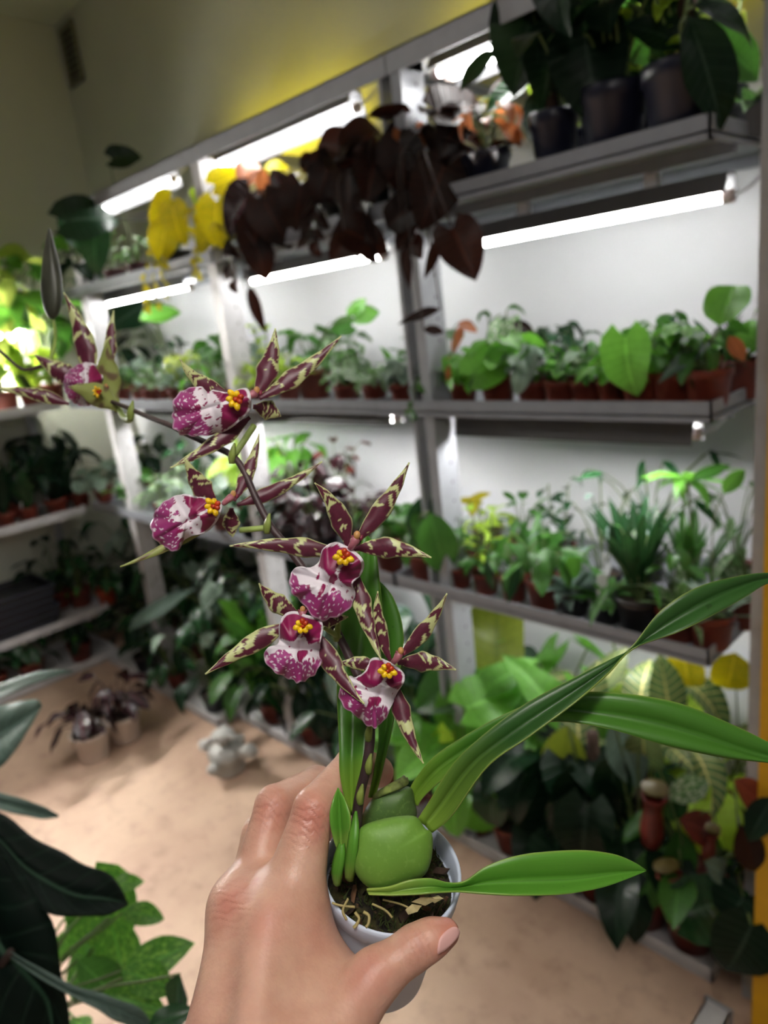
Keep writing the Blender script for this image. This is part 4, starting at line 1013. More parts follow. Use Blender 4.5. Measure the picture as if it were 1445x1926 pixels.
def strap_leaf(A, B, Md, mat, nu=44, nv=8, fold=0.0, name='leaf', thick=.0007):
    """A, B edge rows and Md midrib rows, each (px, py, depth); crease along the midrib"""
    def three(rows): return catmull([cc(*r) for r in rows], nu)
    A, B = three(A), three(B); Mm = three(Md) if Md else (A + B) / 2 + np.array([0, 0, fold])
    V, UV = [], []
    for i in range(nu):
        for j in range(nv + 1):
            v = j / nv
            if v <= .5:
                t = v * 2; p = A[i] * (1 - t) + Mm[i] * t
            else:
                t = v * 2 - 1; p = Mm[i] * (1 - t) + B[i] * t
            wd = np.linalg.norm(A[i] - B[i])
            p = p + np.array([0, 0, -1]) * wd * .10 * math.sin(math.pi * (t if v <= .5 else t))   # each half bulges a little
            V.append(cw(p)); UV.append((i / (nu - 1), v))
    s = nv + 1
    Fc = [(i * s + j, i * s + j + 1, (i + 1) * s + j + 1, (i + 1) * s + j) for i in range(nu - 1) for j in range(nv)]
    o = mesh_obj(name, V, Fc, mat, orchid, True, UV)
    sm = o.modifiers.new('thickness', 'SOLIDIFY'); sm.thickness = thick; sm.offset = 0
    return o


strap_leaf([(786, 1540, .352), (810, 1503, .352), (863, 1424, .350), (974, 1333, .350), (1086, 1272, .352), (1150, 1240, .354), (1188, 1217, .356), (1242, 1150, .354), (1308, 1106, .356), (1381, 1085, .362), (1445, 1077, .37), (1500, 1085, .38)],
           [(814, 1566, .350), (850, 1535, .346), (918, 1441, .338), (996, 1385, .336), (1086, 1318, .338), (1143, 1268, .346), (1192, 1220, .356), (1281, 1187, .350), (1364, 1145, .354), (1410, 1118, .360), (1446, 1097, .37), (1500, 1086, .38)],
           [(799, 1552, .353), (832, 1510, .354), (892, 1434, .352), (980, 1368, .350), (1080, 1300, .352), (1148, 1252, .354), (1190, 1219, .357), (1258, 1172, .358), (1335, 1128, .360), (1395, 1102, .366), (1446, 1087, .372), (1500, 1086, .38)], OLD, 60)
strap_leaf([(765, 1494, .372), (785, 1460, .372), (824, 1417, .370), (907, 1365, .368), (990, 1325, .366), (1050, 1306, .364), (1113, 1301, .362), (1197, 1307, .358), (1281, 1324, .356), (1364, 1357, .354), (1445, 1396, .352), (1520, 1440, .352)],
           [(786, 1516, .370), (800, 1496, .368), (840, 1460, .364), (920, 1405, .362), (985, 1372, .362), (1047, 1357, .360), (1141, 1370, .354), (1253, 1402, .350), (1364, 1425, .348), (1445, 1434, .348), (1490, 1440, .35), (1520, 1441, .352)],
           [(776, 1506, .374), (793, 1480, .373), (832, 1440, .372), (913, 1386, .370), (988, 1350, .368), (1048, 1336, .366), (1125, 1342, .362), (1225, 1358, .358), (1320, 1386, .355), (1400, 1414, .354), (1465, 1430, .353), (1520, 1440, .352)], OL, 60)
strap_leaf([(690, 1672, .334), (730, 1668, .332), (770, 1655, .332), (810, 1652, .334), (845, 1660, .336), (875, 1657, .338), (918, 1628, .340), (985, 1607, .342), (1086, 1599, .346), (1152, 1606, .350), (1190, 1620, .354), (1215, 1636, .356)],
           [(694, 1682, .333), (735, 1684, .331), (779, 1683, .330), (810, 1680, .330), (838, 1678, .332), (865, 1677, .335), (912, 1681, .334), (975, 1684, .334), (1060, 1682, .338), (1125, 1671, .344), (1175, 1655, .350), (1215, 1638, .356)],
           [(691, 1677, .336), (732, 1677, .334), (774, 1671, .334), (810, 1668, .335), (842, 1670, .337), (870, 1668, .341), (915, 1661, .343), (982, 1657, .345), (1074, 1654, .348), (1140, 1645, .352), (1183, 1640, .355), (1215, 1637, .356)], OLB, 56)
strap_leaf([(655, 1530, .350), (640, 1460, .350), (638, 1400, .354), (634, 1300, .366), (637, 1200, .378), (655, 1110, .382), (680, 1020, .386), (690, 1008, .388)],
           [(668, 1535, .348), (685, 1440, .348), (690, 1400, .352), (700, 1300, .363), (722, 1200, .374), (716, 1110, .380), (706, 1030, .385), (692, 1008, .388)],
           [(662, 1533, .352), (662, 1450, .353), (663, 1400, .357), (668, 1300, .369), (682, 1200, .380), (690, 1110, .384), (695, 1025, .387), (691, 1008, .388)], OL)
strap_leaf([(693, 1500, .376), (705, 1440, .380), (712, 1370, .386), (700, 1290, .392), (690, 1200, .396), (694, 1120, .398), (705, 1085, .40)],
           [(706, 1500, .376), (722, 1440, .380), (742, 1350, .386), (752, 1270, .390), (759, 1190, .394), (740, 1125, .398), (707, 1085, .40)],
           [(700, 1500, .378), (714, 1440, .382), (728, 1360, .389), (728, 1280, .394), (726, 1195, .398), (718, 1122, .400), (706, 1085, .401)], OL)
strap_leaf([(636, 1605, .345), (625, 1570, .343), (620, 1535, .343), (626, 1505, .345), (635, 1482, .350)],
           [(652, 1608, .344), (658, 1570, .340), (659, 1535, .340), (650, 1505, .344), (637, 1482, .350)],
           [(644, 1606, .347), (641, 1570, .347), (639, 1535, .347), (638, 1505, .348), (636, 1482, .350)], OLB)


# ---- pseudobulbs: swollen flattened bodies
def pillow(outline, d, thick, mat, parent, name, n=56, rings=12, dback=None, tilt=(0, 0)):
    P2 = catmull(outline, n, True); c2 = P2.mean(0)
    V, UV, Fc = [], [], []
    for side in (1, -1):
        for i in range(rings + 1):
            s = math.sin(.5 * math.pi * i / rings)
            hgt = math.cos(.5 * math.pi * i / rings)
            for k in range(n):
                x, y = c2 + (P2[k] - c2) * s
                dd = d - side * thick * hgt ** .72 * (1 if side > 0 else .9) + (x - c2[0]) * tilt[0] + (y - c2[1]) * tilt[1]
                V.append(cw(cc(x, y, dd))); UV.append((s, k / n))
    m = (rings + 1) * n
    for b in (0, m):
        for i in range(rings):
            for k in range(n):
                f = (b + i * n + k, b + i * n + (k + 1) % n, b + (i + 1) * n + (k + 1) % n, b + (i + 1) * n + k)
                Fc.append(f if b else f[::-1])
    return mesh_obj(name, V, Fc, mat, parent, True, UV)


def bulb_mat(name, c1, c2):
    t = NT(name); t.b.inputs['Roughness'].default_value = .55
    a = t.noise(26.0); b = t.noise(500.0)
    c = t.mix(t.ramp(a, .3, .7), c1, c2); c = t.mix(t.math('MULTIPLY', t.ramp(b, .55, .7), .18), c, rgb(160, 190, 110)); t.base(c)
    t.b.inputs['Subsurface Weight'].default_value = .15; t.b.inputs['Subsurface Radius'].default_value = (.004, .006, .002); t.b.inputs['Subsurface Scale'].default_value = .5
    t.bump(b, .06, .0004); return t.m


M_BULB = bulb_mat('pseudobulb_green', rgb(92, 136, 50), rgb(112, 156, 58)); M_BULB2 = bulb_mat('pseudobulb_old_green', rgb(62, 92, 44), rgb(82, 112, 50))
pillow([(679, 1556), (716, 1541), (760, 1534), (784, 1537), (800, 1558), (813, 1568), (813, 1610), (800, 1645), (770, 1660), (735, 1673), (705, 1675), (678, 1656), (663, 1625), (666, 1590)], .344, .0115, M_BULB, orchid, 'pseudobulb', tilt=(.00002, -.00003))
pillow([(678, 1560), (683, 1530), (702, 1500), (722, 1486), (750, 1480), (774, 1482), (781, 1510), (784, 1535), (770, 1570), (735, 1590), (700, 1585)], .372, .012, M_BULB2, orchid, 'pseudobulb')
# papery sheath on the old bulb and around the base of the new growth
M_SHEATH = plain('papery_sheath', rgb(104, 116, 54), .7, .5, 160)
for (A, B, dz) in (([(700, 1500, .368), (712, 1488, .366), (735, 1474, .364), (752, 1464, .366), (760, 1458, .37)], [(712, 1502, .366), (730, 1492, .362), (752, 1484, .362), (768, 1474, .366), (766, 1462, .37)], 0),
                   ([(650, 1652, .344), (649, 1630, .340), (654, 1590, .338), (659, 1555, .341), (669, 1525, .344)], [(664, 1656, .344), (669, 1630, .338), (674, 1590, .336), (675, 1555, .339), (671, 1525, .344)], 0),
                   ([(628, 1662, .346), (624, 1640, .343), (629, 1610, .342), (638, 1585, .343)], [(640, 1664, .346), (645, 1640, .341), (650, 1610, .340), (648, 1586, .342)], 0)):
    strap_leaf(A, B, None, M_SHEATH if A[0][0] == 700 else OLB, 16, 6, -.0018, 'sheath', .0006)

# ---- flower spike
SP = [(668, 1580, .347), (676, 1500, .346), (690, 1440, .346), (697, 1375, .348), (690, 1310, .353), (664, 1250, .358), (630, 1180, .362), (590, 1100, .366), (543, 1031, .370), (511, 992, .374), (484, 942, .378), (457, 882, .384), (434, 855, .388), (397, 837, .396), (347, 814, .408), (320, 800, .416), (269, 780, .452), (228, 762, .495), (160, 735, .53), (95, 690, .54), (60, 694, .545), (37, 692, .55), (0, 660, .56), (-40, 630, .57)]
M_SPIKE = plain('flower_spike_purple_brown', rgb(62, 44, 46), .5, .3, 60)
sp3 = catmull([cw(cc(*p)) for p in SP], 110)
MB().tube(sp3, [(.0026 - .0016 * i / 109) * S for i in range(110)], 10).build('flower_spike', M_SPIKE, orchid, True)
M_NODE = plain('node_bract_green', rgb(126, 142, 66), .5, .2, 100)
for px, py, d in ((678, 1498, .344), (694, 1441, .344), (694, 1380, .346), (634, 1192, .360), (503, 990, .372), (437, 858, .386), (246, 778, .470)):
    A = [(px - 5, py + 14, d), (px - 7, py, d - .001), (px - 2, py - 14, d - .001), (px + 4, py - 24, d - .001)]; B = [(px + 4, py + 14, d), (px + 6, py, d - .002), (px + 6, py - 12, d - .002), (px + 5, py - 24, d - .001)]
    strap_leaf(A, B, None, M_NODE, 10, 6, -.0012, 'node_bract', .0006)
M_PED = plain('pedicel_green', rgb(140, 160, 84), .5, .2, 100)
for pts, r0 in (([(452, 997, .376), (478, 995, .374), (504, 992, .374)], .0016), ([(478, 800, .392), (468, 815, .390), (457, 832, .387), (440, 857, .386)], .0018), ([(224, 768, .512), (232, 785, .495), (243, 790, .480), (247, 780, .470)], .0022),
                ([(610, 1180, .352), (625, 1190, .356), (640, 1198, .360)], .0013), ([(672, 1040, .356), (640, 1060, .362), (580, 1085, .368)], .0013), ([(745, 1245, .352), (725, 1290, .356), (694, 1330, .354)], .0013)):
    MB().tube(catmull([cw(cc(*p)) for p in pts], 10), r0 * S, 8).build('pedicel', M_PED, orchid, True)


# ---- flowers
def lerp(a, b, t): return tuple(a[i] + (b[i] - a[i]) * t for i in range(3)) + (1,)


C_MAR, C_MARD, C_CREAM, C_MAG, C_WHITE, C_MAGD = rgb(104, 36, 58), rgb(72, 20, 40), rgb(206, 212, 150), rgb(166, 66, 134), rgb(238, 230, 238), rgb(140, 14, 80)
t = NT('speckled_petal'); t.b.inputs['Roughness'].default_value = .42
ca = t.n('ShaderNodeVertexColor', layer_name='Col'); nz = t.noise(900.0)
t.base(t.mix(t.math('MULTIPLY', nz, .12), ca.outputs[0], (.02, .005, .01, 1))); t.bump(nz, .06, .0003); t.translucent(ca.outputs[0], .18); M_PETAL = t.m
t.b.inputs['Sheen Weight'].default_value = .1


def nz3(x, y, z): return noise.noise(Vector((x, y, z)))


def petal_col(u, v, seed, back):
    av = abs(v)
    if back: # pale green back with faint bands
        q = nz3(u * 7 + seed, v * 1.2, seed)
        return lerp(rgb(150, 160, 88), rgb(110, 92, 66), max(0, min(1, (q - .1) * 4)))
    q = nz3(u * 11 + seed * 3.1 + abs(v) * 1.1, v * .5, seed) + .25 * nz3(u * 24, v * 4, seed + 9)
    edge = av > .86 + .12 * nz3(u * 14, seed, 4.0) - .12 * max(0, u - .35)
    thr = .44 - .62 * max(0, u - .22)
    if edge and u > .08: return C_CREAM
    if q > thr and u > .16: return C_CREAM
    if u > .97: return C_CREAM
    return lerp(C_MAR, C_MARD, .5 + .5 * nz3(u * 30, v * 8, seed))


def tepal(fl, base, tip, wpx, bend=0, seed=0., back=False, peak=.36, roll=0., name='tepal', wave=1.0, zb=0.):
    """base/tip = (px, py, depth); wpx = widest breadth; bend = sideways sag of the midline in px"""
    nu, nv = 52, 12
    a, b = np.array(base, float), np.array(tip, float)
    dv = b - a; L = np.hypot(dv[0], dv[1]); nrm = np.array([-dv[1], dv[0]]) / L
    V, UV, C = [], [], []
    for i in range(nu):
        u = i / (nu - 1)
        m = a + dv * u
        m[:2] += nrm * bend * 4 * u * (1 - u)
        m[2] += zb * math.sin(math.pi * u)
        wd = wpx * .5 * ((u / peak) ** .75 if u < peak else 1) if u < peak else wpx * .5 * max(0.0, 1 - ((u - peak) / (1 - peak)) ** 1.25)
        wd = max(wd, wpx * .10 if u < peak else .8)
        wd *= 1 + .06 * wave * math.sin(u * 23 + seed)
        # tangent of the midline
        td = dv[:2] / L + nrm * bend / L * 4 * (1 - 2 * u); td /= np.linalg.norm(td); nn = np.array([-td[1], td[0]])
        for j in range(nv + 1):
            v = j / nv * 2 - 1
            x, y = m[:2] + nn * wd * v
            pxm = m[2] / F_PX
            d = m[2] + wd * pxm * (.40 * v * v + roll * v) + .10 * wd * pxm * math.sin(u * 20 + seed + v * 2) * abs(v) * wave
            V.append(cw(cc(x, y, d))); UV.append((u, (v + 1) / 2)); C.append(petal_col(u, v, seed, back))
    s = nv + 1
    Fc = [(i * s + j, i * s + j + 1, (i + 1) * s + j + 1, (i + 1) * s + j) for i in range(nu - 1) for j in range(nv)]
    o = mesh_obj(name, V, Fc, M_PETAL, fl, True, UV, C)
    sm = o.modifiers.new('thickness', 'SOLIDIFY'); sm.thickness = .0006; sm.offset = 0
    return o


def lip(fl, outline, crest, tipp, d, seed, bulge=.006, side=0):
    """ruffled lip; pattern runs from the crest to the tip: magenta blotches, white waist, speckled magenta lobe"""
    n, rings = 120, 34
    P2 = catmull(outline, n, True); c2 = P2.mean(0)
    for k in range(n):
        far = max(0, min(1, ((P2[k] - crest) @ (np.array(tipp) - crest)) / np.sum((np.array(tipp, float) - crest) ** 2) - .2))
        P2[k] = c2 + (P2[k] - c2) * (1 + far * (.035 * math.sin(k * .9 + seed) + .04 * nz3(k * .35, seed, 1.0)))
    ax = np.array(tipp, float) - np.array(crest, float); La = np.linalg.norm(ax); ax /= La; pr = np.array([-ax[1], ax[0]])
    V, C, UV = [], [], []
    W2 = max(abs((P2 - c2) @ pr))
    for i in range(rings + 1):
        r = i / rings
        for k in range(n):
            th = 2 * math.pi * k / n
            x, y = c2 + (P2[k] - c2) * r
            s = ((np.array([x, y]) - crest) @ ax) / La; tt = ((np.array([x, y]) - crest) @ pr) / W2
            dd = d - bulge * (1 - r ** 2) + .0030 * r ** 3 * math.sin(th * 7 + seed) + .0012 * r ** 4 * math.sin(th * 15 + seed * 2)
            dd += .004 * math.exp(-((s - .45) / .10) ** 2) * (1 - .4 * r) - .004 * max(0, s - .5)      # waist dips, lobe comes forward
            dd += .0018 * math.exp(-(tt / .10) ** 2) * (s > .3)                                              # central groove
            V.append(cw(cc(x, y, dd))); UV.append((s, tt))
            e = 1 - r
            q = nz3(s * 4.2 + seed, tt * 2.6, seed); q2 = nz3(s * 11, tt * 8 + seed, seed + 3); q3 = nz3(s * 22, tt * 17, seed + 6)
            if s < .34 + .12 * q - .10 * math.exp(-(tt / .13) ** 2):
                c = C_MAGD if e > .07 + .04 * q2 and abs(tt) > .05 * (s > .1) else C_WHITE
            elif s < .60 + .20 * q + .05 * q2 - .10 * max(0, abs(tt) - .45):
                c = C_MAGD if (q2 > .45 or (abs(tt) < .25 and q > .28)) else C_WHITE
            else:
                c = C_WHITE if q3 > .36 or q2 > .62 else lerp(C_MAG, C_MAGD, .35 + .5 * q)
                if e < .05: c = lerp(C_MAG, C_WHITE, .35)
            C.append(c)
    Fc = [(i * n + k, (i + 1) * n + k, (i + 1) * n + (k + 1) % n, i * n + (k + 1) % n) for i in range(rings) for k in range(n)]
    o = mesh_obj('lip', V, Fc, M_PETAL, fl, True, UV, C)
    sm = o.modifiers.new('thickness', 'SOLIDIFY'); sm.thickness = .0007; sm.offset = 0
    return o


M_CREST = plain('yellow_crest', rgb(240, 190, 20), .4, .25, 300); M_CRESTR = plain('red_brown_crest', rgb(176, 52, 18), .4, .2, 300)
M_COLW = plain('column_white_purple', rgb(160, 96, 108), .4, .25, 250); M_ANTH = plain('anther_cap_yellow', rgb(190, 140, 84), .4, .15, 300); M_COLD = plain('column_maroon', rgb(120, 36, 58), .4, .2, 250)


def crest(fl, px, py, d, k=1.0, rot=0.):
    """toothed yellow callus in front of the column"""
    rgc = random.Random(int(px))
    for i, (dx, dy, l, m) in enumerate(((-16, 6, 17, 0), (-5, 14, 19, 0), (8, 13, 17, 0), (18, 4, 13, 0), (-10, -6, 12, 0), (9, -6, 13, 1), (0, -12, 13, 1), (2, 2, 11, 1))):
        ca, sa = math.cos(rot), math.sin(rot); X, Y = (dx * ca - dy * sa) * k, (dx * sa + dy * ca) * k
        b0 = cc(px + X * .15, py + Y * .15, d + .001); b1 = cc(px + X * .7, py + Y * .7, d - .004); b2 = cc(px + X * 1.15, py + Y * 1.15, d - .0035)
        MB().tube(catmull([cw(b0), cw(b1), cw(b2)], 7), [.0011 * k * S * q for q in (1, 1.35, 1.5, 1.45, 1.3, 1.0, .3)], 8).build('crest_ridge', M_CRESTR if m else M_CREST, fl, True)


def column(fl, a, b, k=1.0):
    k *= .56
    """column from the lip up to the anther cap"""
    A, B = cc(*a), cc(*b)
    MB().tube(catmull([cw(A), cw((A + B) / 2 + np.array([0, 0, -.002])), cw(B)], 9), [.0022 * k * S * q for q in (.9, 1.1, 1.2, 1.2, 1.3, 1.5, 1.6, 1.5, .9)], 12).build('column', M_COLW, fl, True)
    for sx in (-1, 1):
        w0 = B + np.array([sx * .0028 * k, .0005, -.0008]); MB().tube([cw(w0 + np.array([0, .0016 * k, 0])), cw(w0), cw(w0 + np.array([sx * .0006, -.0022 * k, 0]))], [.0010 * k * S, .0015 * k * S, .0006 * k * S], 8).build('column_wing', M_COLD, fl, True)
    V = []; n = 12
    for i in range(7):
        ph = math.pi * i / 6
        for q in range(n):
            V.append(cw(B + np.array([.0026 * k * math.sin(ph) * math.cos(2 * math.pi * q / n), -.0014 * k + .0032 * k * math.cos(ph), -.0025 * k + .0024 * k * math.sin(ph) * math.sin(2 * math.pi * q / n)])))
    mesh_obj('anther_cap', V, [(i * n + q, i * n + (q + 1) % n, (i + 1) * n + (q + 1) % n, (i + 1) * n + q) for i in range(6) for q in range(n)], M_ANTH, fl)


def flower(cx_, cy_, d): return empty('flower', cw(cc(cx_, cy_, d)), orchid)


dA = .340
fA = flower(660, 1023, dA)
tepal(fA, (655, 1030, dA + .004), (592, 908, dA - .002), 41, 12, 1.3, roll=.1)
tepal(fA, (666, 1022, dA + .004), (770, 870, dA + .004), 37, 7, 2.7, peak=.38)
tepal(fA, (668, 1032, dA + .003), (812, 1049, dA - .006), 40, -9, 3.9, peak=.36)
tepal(fA, (648, 1044, dA + .005), (432, 1027, dA - .004), 36, 9, 5.1, peak=.32)
tepal(fA, (668, 1070, dA + .004), (718, 1242, dA - .010), 36, 6, 6.6, peak=.34)
lip(fA, [(601, 1057), (608, 1033), (628, 1020), (652, 1028), (680, 1048), (684, 1066), (676, 1084), (664, 1097), (668, 1116), (662, 1138), (646, 1154), (622, 1163), (600, 1167), (583, 1152), (566, 1130), (551, 1116), (545, 1098), (549, 1077), (560, 1066), (584, 1068)], (648, 1045), (596, 1168), dA - .004, 2.0, .007)
crest(fA, 646, 1046, dA - .012, 1.05, .2); column(fA, (658, 1034, dA - .002), (672, 1010, dA - .006), 1.15)
dB = .338
fB = flower(569, 1154, dB)
tepal(fB, (566, 1158, dB + .004), (487, 1097, dB), 38, -8, 8.2, peak=.45)
tepal(fB, (545, 1172, dB + .004), (386, 1268, dB - .006), 38, 3, 9.4, peak=.32)
tepal(fB, (598, 1190, dB + .002), (686, 1324, dB - .014), 40, 10, 10.8, peak=.28)
tepal(fB, (575, 1152, dB + .006), (612, 1090, dB + .012), 26, 0, 11.9)
tepal(fB, (595, 1170, dB + .006), (655, 1160, dB + .010), 28, 0, 12.3)
lip(fB, [(533, 1158), (552, 1150), (575, 1156), (602, 1166), (607, 1185), (603, 1208), (602, 1228), (604, 1248), (592, 1268), (574, 1280), (562, 1284), (549, 1278), (530, 1270), (510, 1257), (498, 1240), (502, 1220), (522, 1212), (526, 1198), (526, 1178)], (568, 1168), (560, 1286), dB - .004, 6.3, .006)
crest(fB, 569, 1176, dB - .011, .95, 0.); column(fB, (569, 1164, dB - .002), (570, 1148, dB - .004), .9)
dC = .336
fC = flower(743, 1237, dC)
tepal(fC, (735, 1243, dC + .004), (711, 1112, dC + .006), 29, -9, 14.1, peak=.42)
tepal(fC, (750, 1236, dC + .003), (841, 1116, dC), 31, 8, 15.7, peak=.36)
tepal(fC, (748, 1247, dC + .003), (858, 1260, dC - .006), 38, -8, 16.9, peak=.40)
tepal(fC, (718, 1255, dC + .005), (636, 1248, dC + .004), 28, 4, 18.2, peak=.45)
tepal(fC, (745, 1285, dC + .003), (797, 1436, dC - .010), 34, 8, 19.5, peak=.30)
lip(fC, [(687, 1262), (700, 1239), (722, 1240), (744, 1252), (760, 1268), (760, 1282), (748, 1300), (737, 1326), (728, 1348), (714, 1362), (705, 1369), (690, 1362), (668, 1344), (650, 1332), (638, 1310), (642, 1288), (656, 1273), (670, 1274)], (730, 1256), (694, 1368), dC - .004, 11.4, .006)
crest(fC, 729, 1260, dC - .011, .95, .2); column(fC, (738, 1248, dC - .002), (754, 1226, dC - .005), 1.0)
dD = .384
fD = flower(473, 750, dD)
tepal(fD, (432, 740, dD - .002), (338, 674, dD - .012), 32, -14, 21.3, peak=.34)
tepal(fD, (480, 748, dD + .004), (518, 618, dD + .006), 42, 8, 22.9, peak=.38)
tepal(fD, (488, 750, dD + .004), (642, 632, dD + .010), 35, 8, 24.3, peak=.34)
tepal(fD, (476, 765, dD + .005), (528, 783, dD + .016), 38, -3, 25.8, peak=.5)
tepal(fD, (470, 785, dD + .002), (320, 880, dD - .010), 32, -6, 27.2, peak=.30)
lip(fD, [(402, 734), (430, 738), (466, 732), (472, 764), (458, 786), (424, 810), (388, 819), (352, 819), (329, 808), (325, 780), (330, 748), (352, 732), (378, 728)], (448, 750), (334, 786), dD - .006, 15.2, .008)
crest(fD, 444, 750, dD - .015, 1.1, 1.2); column(fD, (462, 752, dD - .004), (484, 738, dD - .004), 1.15)
dE = .374
fE = flower(438, 946, dE)
tepal(fE, (406, 944, dE - .002), (348, 862, dE - .010), 40, -6, 31.5, peak=.34)
tepal(fE, (440, 942, dE + .005), (488, 815, dE + .012), 28, 6, 32.6, peak=.34)
tepal(fE, (446, 950, dE + .004), (606, 868, dE + .012), 28, 8, 33.9, peak=.30, back=False)
tepal(fE, (436, 955, dE + .005), (438, 1010, dE + .010), 34, 2, .4, peak=.5)
tepal(fE, (415, 965, dE + .002), (226, 1066, dE - .012), 24, -8, 36.1, back=True, peak=.25)
lip(fE, [(372, 935), (392, 938), (416, 948), (412, 972), (388, 1000), (350, 1012), (332, 1036), (308, 1028), (286, 1004), (290, 968), (312, 942), (345, 930)], (405, 952), (296, 1012), dE - .006, 19.7, .008)
crest(fE, 402, 951, dE - .014, 1.0, 1.1); column(fE, (420, 948, dE - .003), (440, 932, dE - .002), 1.05)
dF = .515
fF = flower(183, 723, dF)
tepal(fF, (172, 712, dF), (120, 550, dF - .004), 42, 8, 41.2, peak=.30)
tepal(fF, (210, 700, dF + .006), (214, 584, dF + .012), 24, -4, 42.5, peak=.4)
tepal(fF, (222, 775, dF - .002), (204, 640, dF - .012), 50, -10, 43.7, back=True, peak=.45)
tepal(fF, (226, 774, dF - .006), (128, 728, dF - .024), 46, 10, 44.6, back=True, peak=.45)
tepal(fF, (150, 715, dF + .004), (64, 666, dF), 40, -4, 45.9, peak=.3)
tepal(fF, (130, 760, dF + .004), (-8, 730, dF - .008), 26, 5, 47.3, peak=.3)
lip(fF, [(140, 690), (165, 682), (188, 692), (194, 720), (186, 750), (164, 764), (140, 758), (124, 738), (122, 710)], (186, 730), (128, 724), dF - .004, 23.1, .012)
crest(fF, 184, 736, dF - .016, .6, 1.4); column(fF, (188, 732, dF - .006), (200, 728, dF - .006), .9)
# unopened bud farther along the spike
M_BUD = plain('flower_bud_brown_green', rgb(50, 52, 40), .5, .3, 60)
pillow([(93, 428), (104, 462), (116, 515), (118, 560), (110, 592), (96, 600), (84, 585), (76, 545), (80, 490), (86, 452)], .535, .011, M_BUD, orchid, 'flower_bud')
MB().tube(catmull([cw(cc(100, 598, .535)), cw(cc(104, 640, .54)), cw(cc(92, 688, .541))], 8), .0014 * S, 8).build('pedicel', M_PED, orchid, True)


# ------------------------------------------------------------------ the hand
def K(px, py, d, r): return (cc(px, py, d), r / F_PX * d)


W1 = K(428, 2090, .295, 88); W2 = K(545, 2090, .290, 98)
IM = K(537, 1735, .336, 68); MM_ = K(470, 1704, .352, 52); RM = K(458, 1735, .384, 44); PM = K(462, 1800, .410, 50)
IP = K(590, 1520, .350, 37); ID = K(668, 1436, .382, 34); IT = K(712, 1452, .412, 29)
MP = K(516, 1514, .374, 35); MDp = K(596, 1478, .404, 35); MT = K(672, 1500, .436, 31)
RP = K(492, 1570, .412, 36); RD = K(580, 1545, .438, 32); RT = K(655, 1570, .452, 28)
PP_ = K(505, 1650, .436, 32); PD = K(590, 1640, .452, 28); PT = K(650, 1660, .455, 25)
TC = K(596, 1985, .292, 74); TM_ = K(706, 1836, .312, 47); TI = K(781, 1782, .317, 37); TI2 = K(812, 1765, .318, 33); TT = K(839, 1754, .320, 26)
h = .0010
allp = [W1, IM, IP, ID, IT, MP, MT, RP, RT, PP_, PT, TT, TC, PM, W2]
lo_ = np.min([p - r for p, r in allp], 0) - .006; hi_ = np.max([p + r for p, r in allp], 0) + .006
lo_[2] = max(lo_[2], .24)
dims = np.ceil((hi_ - lo_) / h).astype(int) + 1
gx, gy, gz = [np.arange(d_, dtype=np.float32) * h + l_ for d_, l_ in zip(dims, lo_)]
X, Y, Z = np.meshgrid(gx, gy, gz, indexing='ij')


def cone(a, b):
    (p, r1), (q, r2) = a, b
    d = q - p; l2 = float(d @ d)
    t_ = ((X - p[0]) * d[0] + (Y - p[1]) * d[1] + (Z - p[2]) * d[2]) / l2
    np.clip(t_, 0, 1, out=t_)
    return np.sqrt((X - p[0] - t_ * d[0]) ** 2 + (Y - p[1] - t_ * d[1]) ** 2 + (Z - p[2] - t_ * d[2]) ** 2) - (r1 + (r2 - r1) * t_)


def smin(a, b, k):
    hh_ = np.maximum(k - np.abs(a - b), 0) / k
    return np.minimum(a, b) - hh_ * hh_ * k * .25


def chain(*ks, k=.003):
    f = cone(ks[0], ks[1])
    for a, b in zip(ks[1:-1], ks[2:]): f = smin(f, cone(a, b), k)
    return f


palm = smin(cone(W1, MM_), cone(W2, IM), .02)
palm = smin(palm, cone(W1, W2), .02)
palm = smin(palm, cone(IM, MM_), .016)
palm = smin(palm, chain(W1, RM), .02); palm = smin(palm, chain(K(430, 2090, .33, 80), PM), .02)
palm = smin(palm, chain(MM_, RM, PM), .014)
palm = smin(palm, cone(W2, K(560, 1850, .328, 84)), .016)
thumb = chain(W2, TC, TM_, TI, TI2, TT, k=.004)
palm = smin(palm, thumb, .014)
web = cone(K(560, 1800, .335, 58), K(650, 1856, .325, 44)); palm = smin(palm, web, .012)
# tendon ridges and knuckle heads on the back of the hand
palm = smin(palm, cone(K(470, 1960, .283, 22), K(502, 1735, .320, 18)), .022)
palm = smin(palm, cone(K(405, 1900, .308, 20), K(434, 1708, .337, 18)), .022)
fi = chain(IM, IP, ID, IT); fm = chain(MM_, MP, MDp, MT); fr2 = chain(RM, RP, RD, RT); fp = chain(PM, PP_, PD, PT)
F_ = smin(palm, fi, .009)
for q_ in (fm, fr2, fp): F_ = smin(F_, q_, .005)
# the pot the fingers press against: flatten the flesh where it touches
rel = [X - pc[0], Y - pc[1], Z - pc[2]]
ax_ = sum(rel[i] * pu[i] for i in range(3)); rad_ = np.sqrt(np.maximum(sum(rel[i] ** 2 for i in range(3)) - ax_ ** 2, 0))
potf = np.maximum(rad_ - (PR * (.965 + np.clip(ax_ / PH, -1, 0) * .30) + .0012), ax_ - .004)
F_ = np.maximum(F_, -potf)


